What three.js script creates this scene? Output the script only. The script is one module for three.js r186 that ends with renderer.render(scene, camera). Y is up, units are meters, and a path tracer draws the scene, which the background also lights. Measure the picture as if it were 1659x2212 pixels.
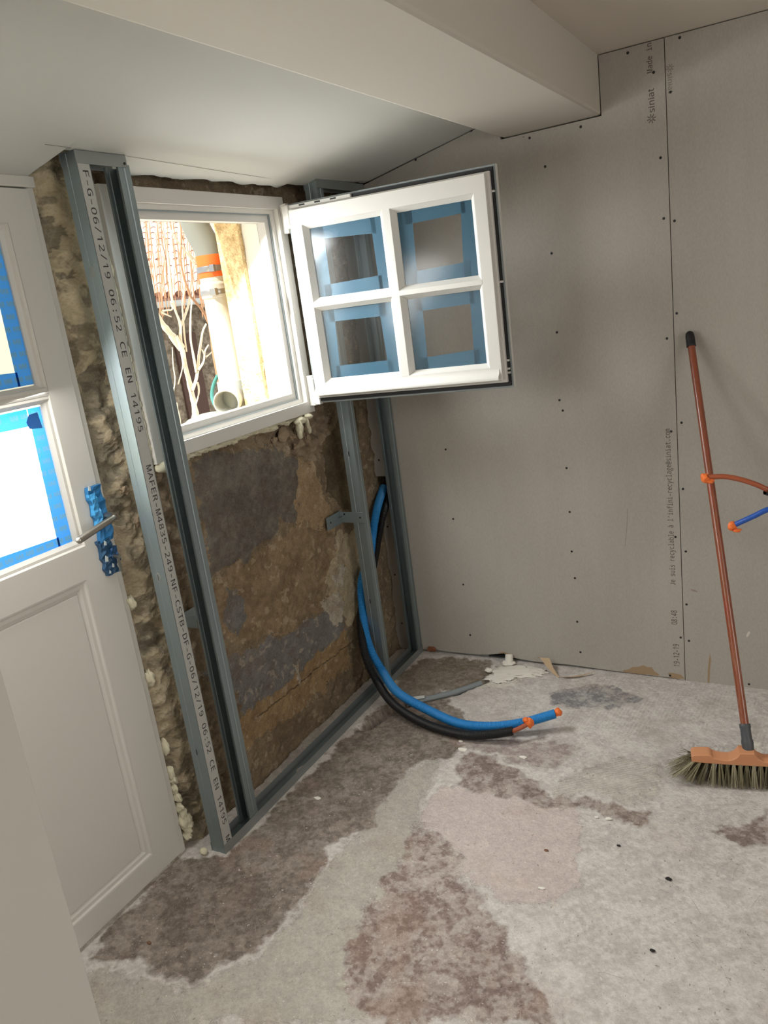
import * as THREE from 'three';
import { RoundedBoxGeometry } from 'three/addons/geometries/RoundedBoxGeometry.js';
import { mergeGeometries, mergeVertices } from 'three/addons/utils/BufferGeometryUtils.js';
import { RectAreaLightUniformsLib } from 'three/addons/lights/RectAreaLightUniformsLib.js';
RectAreaLightUniformsLib.init();

// ---------------------------------------------------------------- camera, sky, light, exposure
// Metres, y up. x = 0 is the front of the metal stud frame along the left wall, z = 0 the face of the plasterboard on the back wall.
const scene = new THREE.Scene();
const camera = new THREE.PerspectiveCamera(66.1, 1659 / 2212, 0.05, 80);
camera.rotation.order = 'YXZ';
camera.position.set(1.459, 1.45, 2.68);
camera.rotation.set(-0.26382, 0.52662, -0.13453);

const SKY = new THREE.Color(0.93, 0.97, 1.0).multiplyScalar(1.75);          // bright hazy sky
scene.background = SKY;
const sun = new THREE.DirectionalLight(new THREE.Color(1.0, 0.95, 0.86), 6.5);
sun.position.set(-0.9, 6.2, 6.0); sun.target.position.set(0, 0, 0);
sun.castShadow = true; sun.shadow.mapSize.set(2048, 2048);
Object.assign(sun.shadow.camera, { left: -9, right: 9, top: 9, bottom: -9, near: 0.1, far: 30 });
sun.shadow.radius = 3;
scene.add(sun, sun.target);

// daylight arriving through the open casement beside the door
const dayCasement = new THREE.RectAreaLight(new THREE.Color(0.96, 1.0, 1.0), 36, 0.52, 0.27);
dayCasement.position.set(-0.215, 1.615, 0.82); dayCasement.lookAt(0.425, 0.895, 0.82);      // skylight slants down over the sill
scene.add(dayCasement);
// daylight through the four bright panes of the door
const dayDoor = new THREE.RectAreaLight(new THREE.Color(1.0, 0.99, 0.95), 11, 0.66, 0.7);
dayDoor.position.set(-0.1, 1.34, 1.772); dayDoor.lookAt(0.9, 0.4, 1.7);
scene.add(dayDoor);
// daylight through the glazed opening in the wall to the right of the camera
const dayRight = new THREE.RectAreaLight(new THREE.Color(1.0, 0.95, 0.88), 5.0, 1.5, 1.1);
dayRight.position.set(3.5, 1.5, 2.3); dayRight.lookAt(1.5, 0.1, 2.3);
scene.add(dayRight);

const renderer = new THREE.WebGLRenderer({ antialias: true });
renderer.toneMapping = THREE.LinearToneMapping;
renderer.toneMappingExposure = 0.96;
renderer.shadowMap.enabled = true;

// ---------------------------------------------------------------- helpers
let seed = 12345;
const rnd = () => { seed = (Math.imul(seed, 1664525) + 1013904223) >>> 0; return seed / 4294967296; };
const rr = (a, b) => a + (b - a) * rnd();
const perm = new Uint8Array(512);
for (let i = 0; i < 256; i++) perm[i] = i;
for (let i = 255; i > 0; i--) { const j = Math.floor(rnd() * (i + 1)); [perm[i], perm[j]] = [perm[j], perm[i]]; }
for (let i = 0; i < 256; i++) perm[256 + i] = perm[i];
const sm = (t) => t * t * (3 - 2 * t);
const clamp = (v, a = 0, b = 1) => (v < a ? a : v > b ? b : v);
const mixv = (a, b, t) => a + (b - a) * t;
const step = (a, b, v) => sm(clamp((v - a) / (b - a)));
function n2(x, y) {                                   // value noise, 0..1
  const xi = Math.floor(x), yi = Math.floor(y), u = sm(x - xi), v = sm(y - yi), X = xi & 255, Y = yi & 255, X1 = (X + 1) & 255, Y1 = (Y + 1) & 255;
  const a = perm[perm[X] + Y], b = perm[perm[X1] + Y], c = perm[perm[X] + Y1], d = perm[perm[X1] + Y1];
  return mixv(mixv(a, b, u), mixv(c, d, u), v) / 255;
}
function fbm(x, y, oct = 4) { let s = 0, a = 0.5, t = 0; for (let i = 0; i < oct; i++) { s += a * n2(x, y); t += a; a *= 0.5; x = x * 2.03 + 17.3; y = y * 2.03 + 9.1; } return s / t; }
function n3(x, y, z) { return (n2(x + z * 1.7, y - z * 0.9) + n2(y * 1.1 + 31, z * 1.1 + x * 0.6) + n2(z + 57, x + y * 0.7)) / 3; }

const col = (r, g, b) => new THREE.Color().setRGB(r / 255, g / 255, b / 255, THREE.SRGBColorSpace);
const mat = (c, rough = 0.6, extra = {}) => new THREE.MeshStandardMaterial({ color: c, roughness: rough, ...extra });
const taken = new Map();
function numbered(name) { const k = taken.get(name) || 0; taken.set(name, k + 1); return k ? `${name}_${String(k).padStart(3, '0')}` : name; }
function shade(o) { o.castShadow = true; o.receiveShadow = true; return o; }
function part(name, geo, m, parent) { const o = shade(new THREE.Mesh(geo, m)); o.name = name; parent.add(o); return o; }
function thing(name, label, category, pos = [0, 0, 0], group) {
  const g = new THREE.Group(); g.name = numbered(name); g.position.set(...pos); g.userData = { label, category }; if (group) g.userData.group = group; scene.add(g); return g;
}
function single(name, geo, m, label, category, group) {
  const o = part(numbered(name), geo, m, scene); o.userData = { label, category }; if (group) o.userData.group = group; return o;
}
function struct(name, label, category) { const g = new THREE.Group(); g.name = name; g.userData = { kind: 'structure', label, category }; scene.add(g); return g; }
function structMesh(name, geo, m, label, category) { const o = part(name, geo, m, scene); o.userData = { kind: 'structure', label, category }; return o; }
// box from two corners, bevelled a little when r > 0
function box(x0, y0, z0, x1, y1, z1, r = 0) {
  const w = x1 - x0, h = y1 - y0, d = z1 - z0, lim = Math.min(w, h, d) * 0.49;
  const g = r > 0 ? new RoundedBoxGeometry(w, h, d, 2, Math.min(r, lim)) : new THREE.BoxGeometry(w, h, d);
  return g.translate((x0 + x1) / 2, (y0 + y1) / 2, (z0 + z1) / 2);
}
const merge = (list) => mergeGeometries(list.map((g) => { const q = g.index ? g.toNonIndexed() : g; for (const k of Object.keys(q.attributes)) if (!['position', 'normal', 'uv'].includes(k)) q.deleteAttribute(k); if (!q.attributes.uv) q.setAttribute('uv', new THREE.BufferAttribute(new Float32Array(q.attributes.position.count * 2), 2)); return q; }));
function tube(pts, r, sides = 8, seg = 24, closed = false) { return new THREE.TubeGeometry(new THREE.CatmullRomCurve3(pts.map((p) => new THREE.Vector3(...p)), closed), seg, r, sides, closed); }
function rod(a, b, r0, r1 = r0, sides = 20) {
  const A = new THREE.Vector3(...a), B = new THREE.Vector3(...b), d = B.clone().sub(A), g = new THREE.CylinderGeometry(r1, r0, d.length(), sides, 1);
  g.applyQuaternion(new THREE.Quaternion().setFromUnitVectors(new THREE.Vector3(0, 1, 0), d.clone().normalize()));
  return g.translate(...A.clone().add(B).multiplyScalar(0.5).toArray());
}
// open ribbon profile (list of [x, z]) of thickness t, extruded from y0 to y1
function ribbon(pts, t, y0, y1) {
  const P = pts.map((p) => new THREE.Vector2(p[0], p[1])), L = [], R = [];
  for (let i = 0; i < P.length; i++) {
    const a = P[Math.max(0, i - 1)], b = P[Math.min(P.length - 1, i + 1)];
    let n;
    if (i === 0 || i === P.length - 1) { const d = b.clone().sub(a).normalize(); n = new THREE.Vector2(-d.y, d.x); } else {
      const d1 = P[i].clone().sub(a).normalize(), d2 = b.clone().sub(P[i]).normalize(), q1 = new THREE.Vector2(-d1.y, d1.x), q2 = new THREE.Vector2(-d2.y, d2.x);
      n = q1.clone().add(q2).normalize(); n.multiplyScalar(1 / Math.max(0.3, n.dot(q1)));
    }
    L.push(P[i].clone()); R.push(P[i].clone().addScaledVector(n, t));
  }
  const s = new THREE.Shape([...L, ...R.reverse()].map((p) => new THREE.Vector2(p.x, -p.y)));
  return new THREE.ExtrudeGeometry(s, { depth: y1 - y0, bevelEnabled: false }).rotateX(-Math.PI / 2).translate(0, y0, 0);
}
// plate cut from a polygon (list of [a, b]) with holes, extruded from c0 to c1 along the remaining axis
function plate(axis, pts, c0, c1, holes = [], bevel = 0) {
  const flip = axis === 'x';
  const s = new THREE.Shape(pts.map((p) => new THREE.Vector2(flip ? -p[0] : p[0], p[1])));
  for (const h of holes) s.holes.push(new THREE.Path(h.map((p) => new THREE.Vector2(flip ? -p[0] : p[0], p[1]))));
  const g = new THREE.ExtrudeGeometry(s, { depth: c1 - c0 - 2 * bevel, bevelEnabled: bevel > 0, bevelSize: bevel, bevelThickness: bevel, bevelOffset: -bevel, bevelSegments: 2, curveSegments: 16 });
  g.translate(0, 0, bevel);
  if (flip) g.rotateY(Math.PI / 2).translate(c0, 0, 0); else g.translate(0, 0, c0);   // x: points are [z, y]; z: points are [x, y]
  return g;
}
const rect = (a0, b0, a1, b1) => [[a0, b0], [a1, b0], [a1, b1], [a0, b1]];
// lumpy blob, faces kept crisp when flat
function lump(x, y, z, rx, ry, rz, rough = 0.35, detail = 2, freq = 1.6) {
  const g = mergeVertices(new THREE.IcosahedronGeometry(1, detail).deleteAttribute('normal').deleteAttribute('uv')), p = g.attributes.position, o = rnd() * 90;
  for (let i = 0; i < p.count; i++) { const a = p.getX(i), b = p.getY(i), c = p.getZ(i), k = 1 + rough * (n3(a * freq + o, b * freq + o, c * freq - o) - 0.5) * 2; p.setXYZ(i, x + a * k * rx, y + b * k * ry, z + c * k * rz); }
  g.computeVertexNormals();
  return g;
}
function lathe(prof, seg = 32) { return new THREE.LatheGeometry(prof.map((p) => new THREE.Vector2(p[0], p[1])), seg); }
function canvas(w, h) { const c = document.createElement('canvas'); c.width = w; c.height = h; return c; }
function canvasTex(c, srgb = true) { const t = new THREE.CanvasTexture(c); if (srgb) t.colorSpace = THREE.SRGBColorSpace; t.magFilter = THREE.LinearFilter; t.wrapS = t.wrapT = THREE.RepeatWrapping; return t; }
function dataTex(data, w, h, srgb) { const t = new THREE.DataTexture(data, w, h, THREE.RGBAFormat); if (srgb) t.colorSpace = THREE.SRGBColorSpace; t.magFilter = THREE.LinearFilter; t.minFilter = THREE.LinearFilter; t.wrapS = t.wrapT = THREE.MirroredRepeatWrapping; t.needsUpdate = true; return t; }

// ---------------------------------------------------------------- outlines measured in the place, millimetres
const floorPatches = [["dirt",[[-89,1738],[-119,1532],[-124,1364],[8,1318],[19,819],[42,539],[86,242],[223,283],[395,473],[446,636],[408,702],[344,775],[331,880],[321,1067],[277,1225],[304,1291],[310,1411],[310,1491],[301,1554],[226,1619],[223,1682],[120,1694],[57,1661],[-22,1705]]],["dark",[[-33,1585],[19,1410],[134,1332],[229,1336],[301,1478],[279,1562],[187,1640],[91,1648]]],["band",[[394,706],[440,894],[478,1036],[485,1154],[476,1231],[483,1331],[493,1407],[504,1492],[535,1549],[574,1598],[641,1635],[70,1860],[-51,1759],[-17,1725],[108,1713],[222,1696],[254,1636],[314,1571],[332,1482],[324,1389],[306,1272],[322,1150],[322,955],[337,828]]],["red",[[482,1045],[521,1022],[599,1086],[659,1149],[695,1205],[745,1237],[792,1297],[841,1337],[892,1359],[934,1421],[971,1444],[1000,1493],[632,1638],[569,1600],[526,1539],[497,1480],[495,1376],[478,1248],[489,1190]]],["pink",[[468,837],[614,826],[784,828],[873,811],[912,911],[916,1023],[935,1136],[896,1198],[808,1214],[717,1197],[614,1090],[517,1013],[484,1034]]],["brown",[[440,719],[465,644],[551,659],[706,714],[781,773],[916,775],[978,766],[1056,782],[1031,842],[911,809],[787,838],[644,828],[522,820]]],["brown",[[1222,788],[1284,728],[1347,677],[1353,791],[1314,832],[1271,837]]],["mauve",[[317,495],[504,533],[687,509],[813,527],[758,648],[607,642],[435,611]]],["slate",[[599,220],[713,139],[841,123],[915,171],[857,267],[734,285],[654,290]]],["pale",[[864,616],[944,541],[1043,561],[1074,669],[1024,740],[908,744],[797,780],[791,712]]],["white",[[350,176],[349,19],[409,25],[482,47],[480,125],[437,184],[385,219],[340,223]]],["white",[[1255,371],[1303,330],[1329,349],[1322,427],[1284,414]]],["soil",[[-3,38],[287,13],[365,115],[316,185],[223,283],[149,374],[29,369],[-5,226]]]];
const wallPatches = [["grey",[[1028,1071],[970,1078],[808,1039],[709,1053],[618,1014],[523,966],[496,940],[545,887],[591,753],[679,800],[699,747],[757,750],[835,738],[877,715],[944,724],[1037,737],[1032,864],[1026,988]]],["sand",[[508,968],[426,948],[408,851],[380,782],[336,708],[359,625],[453,691],[586,743],[559,858]]],["olive",[[340,979],[167,1074],[100,1062],[107,845],[126,643],[301,715],[373,807],[375,911]]],["rubble",[[750,1077],[302,1115],[255,1056],[343,971],[390,914],[495,965],[616,1020]]],["rubble",[[1382,1064],[1241,1036],[1148,1088],[1057,1051],[1069,806],[1239,867],[1344,905]]],["tan",[[1032,720],[856,707],[696,738],[584,750],[370,647],[386,470],[506,391],[784,427],[1012,485],[1043,606]]],["light",[[348,630],[191,607],[226,350],[304,266],[362,253],[409,331],[474,504],[378,559]]],["stripe",[[1144,474],[1031,456],[787,420],[538,387],[414,370],[397,250],[579,242],[808,252],[1009,253],[1041,343]]],["ochre",[[1112,288],[1009,253],[808,252],[410,265],[373,210],[384,108],[583,115],[1039,148],[1106,157]]],["greyb",[[985,672],[897,606],[927,540],[960,508],[1012,562]]],["flake",[[506,445],[400,420],[364,368],[416,305],[485,327]]],["flake",[[746,324],[718,275],[701,213],[715,185],[731,229]]],["flake",[[426,504],[344,501],[345,436],[408,451]]],["beige",[[1353,1835],[1149,1892],[1177,1719],[1191,1542],[1199,1404],[1184,1234],[1265,1285],[1300,1371],[1324,1485],[1322,1634]]],["hole",[[1343,1732],[1285,1738],[1280,1697],[1302,1655],[1336,1676],[1349,1696]]],["hole",[[1318,1601],[1273,1603],[1278,1584],[1311,1579]]],["hole",[[1314,1373],[1258,1389],[1262,1296],[1297,1256],[1326,1284]]],["hole",[[1334,1228],[1294,1214],[1271,1131],[1286,1061],[1327,1072],[1333,1146]]],["hole",[[1344,1041],[1281,1041],[1280,971],[1342,941]]],["hole",[[1335,713],[1265,682],[1272,617],[1340,608]]],["hole",[[1341,231],[1296,187],[1263,22],[1307,-24],[1372,26]]]];
const blueConduit = [[-96,713,-20],[-75,650,96],[-80,571,139],[-83,489,179],[-82,413,272],[-72,328,306],[-50,237,345],[-20,166,367],[22,99,378],[143,85,487],[278,50,517],[403,34,542],[511,34,527],[607,42,489],[700,60,438]];
const blackConduit = [[-84,668,-20],[-70,623,58],[-85,537,93],[-88,427,169],[-85,350,270],[-75,280,329],[-50,217,376],[-20,161,412],[20,85,426],[122,50,503],[228,30,547],[330,22,572],[447,22,581],[525,30,566],[590,42,547]];
const innerTube = [[572,39,556],[596,43,544],[631,55,514]];
const trench = [[57,600],[95,458],[161,378],[264,290],[339,171]];
const trenchPipe = [[123,398],[158,371],[260,280],[335,187]];
const branches = [[13.4,[[-1600,793,-642],[-1600,1001,-655],[-1600,1130,-653],[-1600,1233,-645],[-1600,1321,-645],[-1600,1398,-619]]],[15.9,[[-1620,1328,-665],[-1620,1388,-620],[-1620,1454,-567],[-1620,1518,-526]]],[9.6,[[-1550,833,-457],[-1550,934,-460],[-1550,1057,-467]]],[7.3,[[-1600,1234,-638],[-1600,1371,-648],[-1600,1455,-669],[-1600,1518,-654],[-1600,1568,-639]]],[4.9,[[-1600,1443,-669],[-1600,1500,-722],[-1600,1559,-769],[-1600,1643,-809],[-1600,1789,-881],[-1600,1937,-943],[-1600,2085,-1005]]],[4.9,[[-1620,1518,-676],[-1620,1605,-664],[-1620,1725,-684],[-1620,1844,-697],[-1620,1938,-696],[-1620,2078,-719]]],[6.6,[[-1550,1103,-612],[-1550,1157,-658],[-1550,1223,-692],[-1550,1283,-717],[-1550,1343,-750],[-1550,1402,-782],[-1550,1437,-820]]],[4.8,[[-1550,1189,-667],[-1550,1277,-670],[-1550,1364,-672],[-1550,1448,-693],[-1550,1532,-724],[-1550,1663,-788]]],[4.7,[[-1530,1200,-663],[-1530,1243,-721],[-1530,1296,-748],[-1530,1324,-784]]],[3.6,[[-1530,1279,-739],[-1530,1306,-724]]],[3.6,[[-1530,1261,-742],[-1530,1278,-790],[-1530,1290,-814]]],[7.7,[[-1300,956,-547],[-1300,1079,-548],[-1300,1200,-545],[-1300,1319,-549],[-1300,1435,-557],[-1300,1527,-569],[-1300,1620,-563]]],[4.9,[[-1300,1436,-554],[-1300,1496,-528],[-1300,1544,-488],[-1300,1580,-454],[-1300,1626,-440],[-1300,1693,-429],[-1300,1758,-431],[-1300,1845,-462],[-1300,2018,-499]]],[4.4,[[-1300,1527,-569],[-1300,1619,-577],[-1300,1688,-547],[-1300,1768,-501],[-1300,1823,-450],[-1300,1888,-403],[-1300,2014,-391]]],[4.4,[[-1300,1573,-571],[-1300,1687,-582],[-1300,1756,-532],[-1300,1801,-493],[-1300,1888,-529],[-1300,2019,-553]]],[3.3,[[-1350,1526,-287],[-1350,1528,-326],[-1350,1530,-360],[-1350,1570,-358]]],[3.3,[[-1350,1523,-277],[-1350,1495,-343]]],[3.6,[[-1600,1305,-677],[-1600,1404,-687],[-1600,1477,-701],[-1600,1550,-714],[-1600,1646,-757],[-1600,1791,-791],[-1600,1936,-814],[-1600,2080,-863]]],[3.0,[[-1600,1080,-498],[-1600,1172,-547],[-1600,1246,-554],[-1600,1342,-574]]],[3.0,[[-1600,1144,-564],[-1600,1212,-613],[-1600,1259,-638]]],[3.5,[[-1500,1102,-552],[-1500,1144,-605],[-1500,1094,-605],[-1500,1037,-567],[-1500,971,-514],[-1500,903,-476]]],[2.3,[[-1334,1526,-429],[-1334,1656,-473],[-1334,1787,-500],[-1334,1917,-537],[-1334,2046,-544]]],[2.1,[[-1770,1500,-917],[-1770,1662,-935],[-1770,1822,-947],[-1770,1981,-974],[-1770,2137,-993]]],[2.3,[[-1899,1513,-875],[-1899,1677,-904],[-1899,1838,-963],[-1899,2000,-983],[-1899,2161,-1037]]],[2.5,[[-1493,1636,-755],[-1493,1749,-779],[-1493,1862,-784],[-1493,1973,-776],[-1493,2083,-805]]],[2.3,[[-1813,1509,-747],[-1813,1667,-797],[-1813,1826,-832],[-1813,1984,-851],[-1813,2140,-889]]],[2.9,[[-1612,1643,-514],[-1612,1758,-523],[-1612,1870,-563],[-1612,1983,-576],[-1612,2095,-598]]],[3.3,[[-1889,1612,-911],[-1889,1750,-928],[-1889,1887,-987],[-1889,2023,-988],[-1889,2159,-1040]]],[2.1,[[-1447,1602,-652],[-1447,1721,-660],[-1447,1839,-683],[-1447,1956,-708],[-1447,2073,-752]]],[2.7,[[-1422,1475,-655],[-1422,1626,-674],[-1422,1775,-703],[-1422,1923,-734],[-1422,2069,-737]]],[2.2,[[-1345,1662,-588],[-1345,1761,-603],[-1345,1859,-637],[-1345,1956,-671],[-1345,2055,-706]]],[3.4,[[-1803,1640,-941],[-1803,1768,-947],[-1803,1894,-959],[-1803,2019,-976],[-1803,2143,-1008]]],[2.5,[[-1647,1502,-502],[-1647,1654,-531],[-1647,1804,-557],[-1647,1954,-598],[-1647,2103,-635]]],[3.0,[[-1522,1514,-381],[-1522,1656,-397],[-1522,1797,-422],[-1522,1936,-419],[-1522,2074,-450]]],[2.9,[[-1389,1653,-601],[-1389,1756,-605],[-1389,1858,-638],[-1389,1959,-636],[-1389,2060,-653]]],[2.2,[[-1674,1588,-1003],[-1674,1724,-1032],[-1674,1859,-1047],[-1674,1992,-1062],[-1674,2125,-1088]]],[2.7,[[-1380,1469,-632],[-1380,1619,-664],[-1380,1768,-691],[-1380,1915,-715],[-1380,2062,-752]]],[2.9,[[-1731,1536,-744],[-1731,1684,-786],[-1731,1832,-821],[-1731,1980,-860],[-1731,2127,-884]]],[1.9,[[-1572,1531,-629],[-1572,1673,-655],[-1572,1814,-706],[-1572,1955,-729],[-1572,2095,-759]]],[2.6,[[-1457,1555,-409],[-1457,1684,-441],[-1457,1812,-459],[-1457,1939,-486],[-1457,2065,-496]]],[2.6,[[-1582,1612,-829],[-1582,1735,-871],[-1582,1859,-896],[-1582,1982,-935],[-1582,2105,-965]]],[2.0,[[-1432,1524,-338],[-1432,1659,-375],[-1432,1793,-417],[-1432,1927,-455],[-1432,2061,-493]]],[2.1,[[-1804,1558,-937],[-1804,1706,-965],[-1804,1853,-994],[-1804,2000,-1014],[-1804,2145,-1041]]],[2.4,[[-1868,1568,-938],[-1868,1717,-962],[-1868,1864,-979],[-1868,2010,-979],[-1868,2154,-1010]]],[2.6,[[-1546,1634,-474],[-1546,1748,-477],[-1546,1860,-484],[-1546,1971,-506],[-1546,2081,-514]]],[3.0,[[-1676,1513,-620],[-1676,1665,-633],[-1676,1815,-645],[-1676,1963,-664],[-1676,2109,-671]]],[3.0,[[-1649,1581,-521],[-1649,1713,-536],[-1649,1844,-544],[-1649,1973,-564],[-1649,2101,-587]]],[3.1,[[-1535,1546,-748],[-1535,1685,-758],[-1535,1821,-792],[-1535,1957,-812],[-1535,2092,-844]]],[2.5,[[-1365,1505,-340],[-1365,1643,-344],[-1365,1779,-369],[-1365,1913,-384],[-1365,2045,-385]]],[3.0,[[-1543,1604,-569],[-1543,1726,-577],[-1543,1847,-609],[-1543,1966,-606],[-1543,2085,-635]]],[2.3,[[-1614,1495,-560],[-1614,1648,-588],[-1614,1799,-615],[-1614,1949,-663],[-1614,2099,-679]]],[2.7,[[-1736,1580,-649],[-1736,1717,-667],[-1736,1853,-704],[-1736,1988,-729],[-1736,2121,-730]]],[2.7,[[-1615,1513,-892],[-1615,1665,-905],[-1615,1815,-921],[-1615,1963,-966],[-1615,2110,-963]]],[2.4,[[-1722,1567,-881],[-1722,1709,-902],[-1722,1849,-955],[-1722,1990,-973],[-1722,2130,-1013]]],[2.3,[[-1350,1584,-423],[-1350,1701,-446],[-1350,1817,-459],[-1350,1932,-461],[-1350,2047,-482]]],[2.7,[[-1611,1568,-879],[-1611,1705,-896],[-1611,1841,-894],[-1611,1975,-907],[-1611,2108,-919]]],[1.9,[[-1398,1592,-653],[-1398,1711,-679],[-1398,1830,-677],[-1398,1947,-696],[-1398,2064,-727]]],[2.6,[[-1601,1598,-781],[-1601,1726,-804],[-1601,1853,-823],[-1601,1978,-816],[-1601,2103,-841]]],[2.8,[[-1502,1660,-521],[-1502,1765,-549],[-1502,1870,-548],[-1502,1973,-571],[-1502,2077,-605]]],[2.1,[[-1513,1553,-371],[-1513,1684,-421],[-1513,1815,-450],[-1513,1945,-471],[-1513,2076,-528]]],[2.6,[[-1803,1533,-1124],[-1803,1690,-1134],[-1803,1845,-1170],[-1803,1999,-1160],[-1803,2151,-1191]]],[2.6,[[-1373,1668,-513],[-1373,1765,-513],[-1373,1862,-509],[-1373,1957,-512],[-1373,2052,-530]]],[1.9,[[-1482,1607,-400],[-1482,1724,-419],[-1482,1840,-431],[-1482,1955,-459],[-1482,2068,-460]]]];
const hose = [[-750,1227,99],[-750,1197,131],[-740,1163,164],[-680,1130,230],[-620,1120,274],[-560,1127,310]];
// ---------------------------------------------------------------- surface textures
// A map of patch numbers drawn from outlines, read back through a noise warp so that every edge is ragged.
function patchMap(list, a0, b0, a1, b1, w, h) {
  const c = canvas(w, h), g = c.getContext('2d');
  g.fillStyle = 'rgb(0,0,0)'; g.fillRect(0, 0, w, h);
  list.forEach(([, pts], k) => {
    g.fillStyle = `rgb(${(k + 1) * 8},0,0)`; g.beginPath();
    pts.forEach(([a, b], i) => { const X = (a / 1000 - a0) / (a1 - a0) * w, Y = (b / 1000 - b0) / (b1 - b0) * h; i ? g.lineTo(X, Y) : g.moveTo(X, Y); });
    g.fill();
  });
  const d = g.getImageData(0, 0, w, h).data;
  return (a, b) => { const X = clamp(Math.floor((a - a0) / (a1 - a0) * w), 0, w - 1), Y = clamp(Math.floor((b - b0) / (b1 - b0) * h), 0, h - 1); return Math.round(d[(Y * w + X) * 4] / 8); };
}
// --- concrete floor
const F = { x0: -0.15, z0: -0.02, x1: 2.05, z1: 2.18 };
const floorAt = patchMap(floorPatches, F.x0, F.z0, F.x1, F.z1, 720, 720);
const floorTone = {                       // rgb, second tone, blotch scale
  base: [[202, 196, 190], [179, 172, 167]], dirt: [[140, 129, 118], [106, 95, 86]], dark: [[130, 119, 108], [100, 89, 80]],
  band: [[176, 170, 159], [160, 154, 145]], red: [[166, 153, 145], [122, 104, 97]], pink: [[198, 184, 177], [181, 167, 162]],
  brown: [[158, 145, 136], [118, 102, 95]], mauve: [[172, 161, 154], [144, 131, 127]], slate: [[166, 162, 158], [122, 119, 120]],
  pale: [[190, 184, 174], [172, 165, 156]], white: [[214, 209, 198], [196, 190, 178]], soil: [[134, 124, 111], [112, 101, 86]],
};
const floorNames = ['base', ...floorPatches.map((p) => p[0])];
function floorTextures() {
  const N = 2048, colr = new Uint8Array(N * N * 4), hgt = new Uint8Array(N * N * 4);
  for (let j = 0; j < N; j++) for (let i = 0; i < N; i++) {
    const x = F.x0 + (i + 0.5) / N * (F.x1 - F.x0), z = F.z0 + (j + 0.5) / N * (F.z1 - F.z0);
    const f1 = fbm(x * 11, z * 11, 3), f2 = fbm(x * 48 + 5, z * 48, 3), f3 = n2(x * 190, z * 190), f4 = n2(x * 520 + 3, z * 520);
    const wx = (f1 - 0.5) * 0.07 + (f2 - 0.5) * 0.035, wz = (fbm(x * 11 + 40, z * 11, 3) - 0.5) * 0.07 + (fbm(x * 48, z * 48 + 70, 2) - 0.5) * 0.035;
    const name = floorNames[floorAt(x + wx, z + wz)] || 'base';
    const f5 = fbm(x * 95 + 21, z * 95 + 63, 3), smooth = name === 'band' || name === 'pink' ? 0.6 : 1;
    const t = clamp(0.5 + ((fbm(x * 15 + 11, z * 15 + 3, 3) - 0.5) * 1.3 + (f2 - 0.5) * 1.5 + (f5 - 0.5) * 1.9 + (f3 - 0.5) * 0.5) * smooth);
    let r = 0, g = 0, b = 0;
    for (let q = 0; q < 5; q++) {                 // worn edges: several offsets of the same outline, averaged
      const A = q * 1.2566 + f3 * 6, o = 0.003 + 0.006 * f4, T = floorTone[floorNames[floorAt(x + wx + Math.cos(A) * o, z + wz + Math.sin(A) * o)] || 'base'];
      r += mixv(T[0][0], T[1][0], t) / 5; g += mixv(T[0][1], T[1][1], t) / 5; b += mixv(T[0][2], T[1][2], t) / 5;
    }
    // crusts of lime and cement over the darker screed
    const crust = step(0.54, 0.62, fbm(x * 36 + 7, z * 36 + 2, 4)) * (['red', 'brown', 'mauve', 'slate'].includes(name) ? 0.4 : name === 'dirt' || name === 'dark' ? 0.16 : 0.2);
    r = mixv(r, 188, crust); g = mixv(g, 181, crust); b = mixv(b, 173, crust);
    // contour rims left by dried lime
    const rim = (1 - step(0.004, 0.02, Math.abs(fbm(x * 30 + 3, z * 30 + 44, 3) - 0.5))) * (['red', 'brown', 'mauve'].includes(name) ? 0.3 : name === 'band' || name === 'pink' ? 0.07 : 0.16);
    r = mixv(r, 196, rim); g = mixv(g, 189, rim); b = mixv(b, 181, rim);
    // rusty stains in the old screed
    const rust = step(0.6, 0.74, fbm(x * 7 + 91, z * 7 + 13, 3)) * (name === 'red' || name === 'brown' || name === 'dirt' ? 0.3 : 0.1);
    r = mixv(r, 138, rust); g = mixv(g, 108, rust); b = mixv(b, 94, rust);
    const grain = (f3 - 0.5) * 16 + (f4 - 0.5) * 16;
    // white paint and plaster specks, dark pits
    const sp = n2(x * 260 + 50, z * 260), sp2 = fbm(x * 20 + 3, z * 20 + 8, 2);
    const speck = sp > 0.93 && sp2 > 0.5 ? 1 : 0, pit = sp < 0.05 && sp2 < 0.5 ? 1 : 0;
    r += grain; g += grain; b += grain;
    if (speck) { r = mixv(r, 226, 0.7); g = mixv(g, 221, 0.7); b = mixv(b, 212, 0.7); }
    if (pit) { r *= 0.72; g *= 0.7; b *= 0.68; }
    const k = (j * N + i) * 4;
    colr[k] = clamp(r, 0, 255); colr[k + 1] = clamp(g, 0, 255); colr[k + 2] = clamp(b, 0, 255); colr[k + 3] = 255;
    // comb marks of tile glue near the back wall, tread marks in the dust
    const comb = (z < 0.42 && x > 0.62 && fbm(x * 9 + 2, z * 9 + 77, 3) > 0.47) ? (0.5 + 0.5 * Math.sin((x * 1.0 + z * 0.1) * 520)) * 0.28 : 0;
    const tread = name === 'pale' ? (0.5 + 0.5 * Math.sin((x * 0.75 + z) * 460)) * 0.3 : 0;
    const h = 0.35 + (f2 - 0.5) * 0.55 + (f3 - 0.5) * 0.25 + (f4 - 0.5) * 0.14 + crust * 0.2 + comb + tread + (name === 'band' ? -0.1 : 0) + speck * 0.15 - pit * 0.2;
    hgt[k] = hgt[k + 1] = hgt[k + 2] = clamp(h) * 255; hgt[k + 3] = 255;
  }
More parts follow.
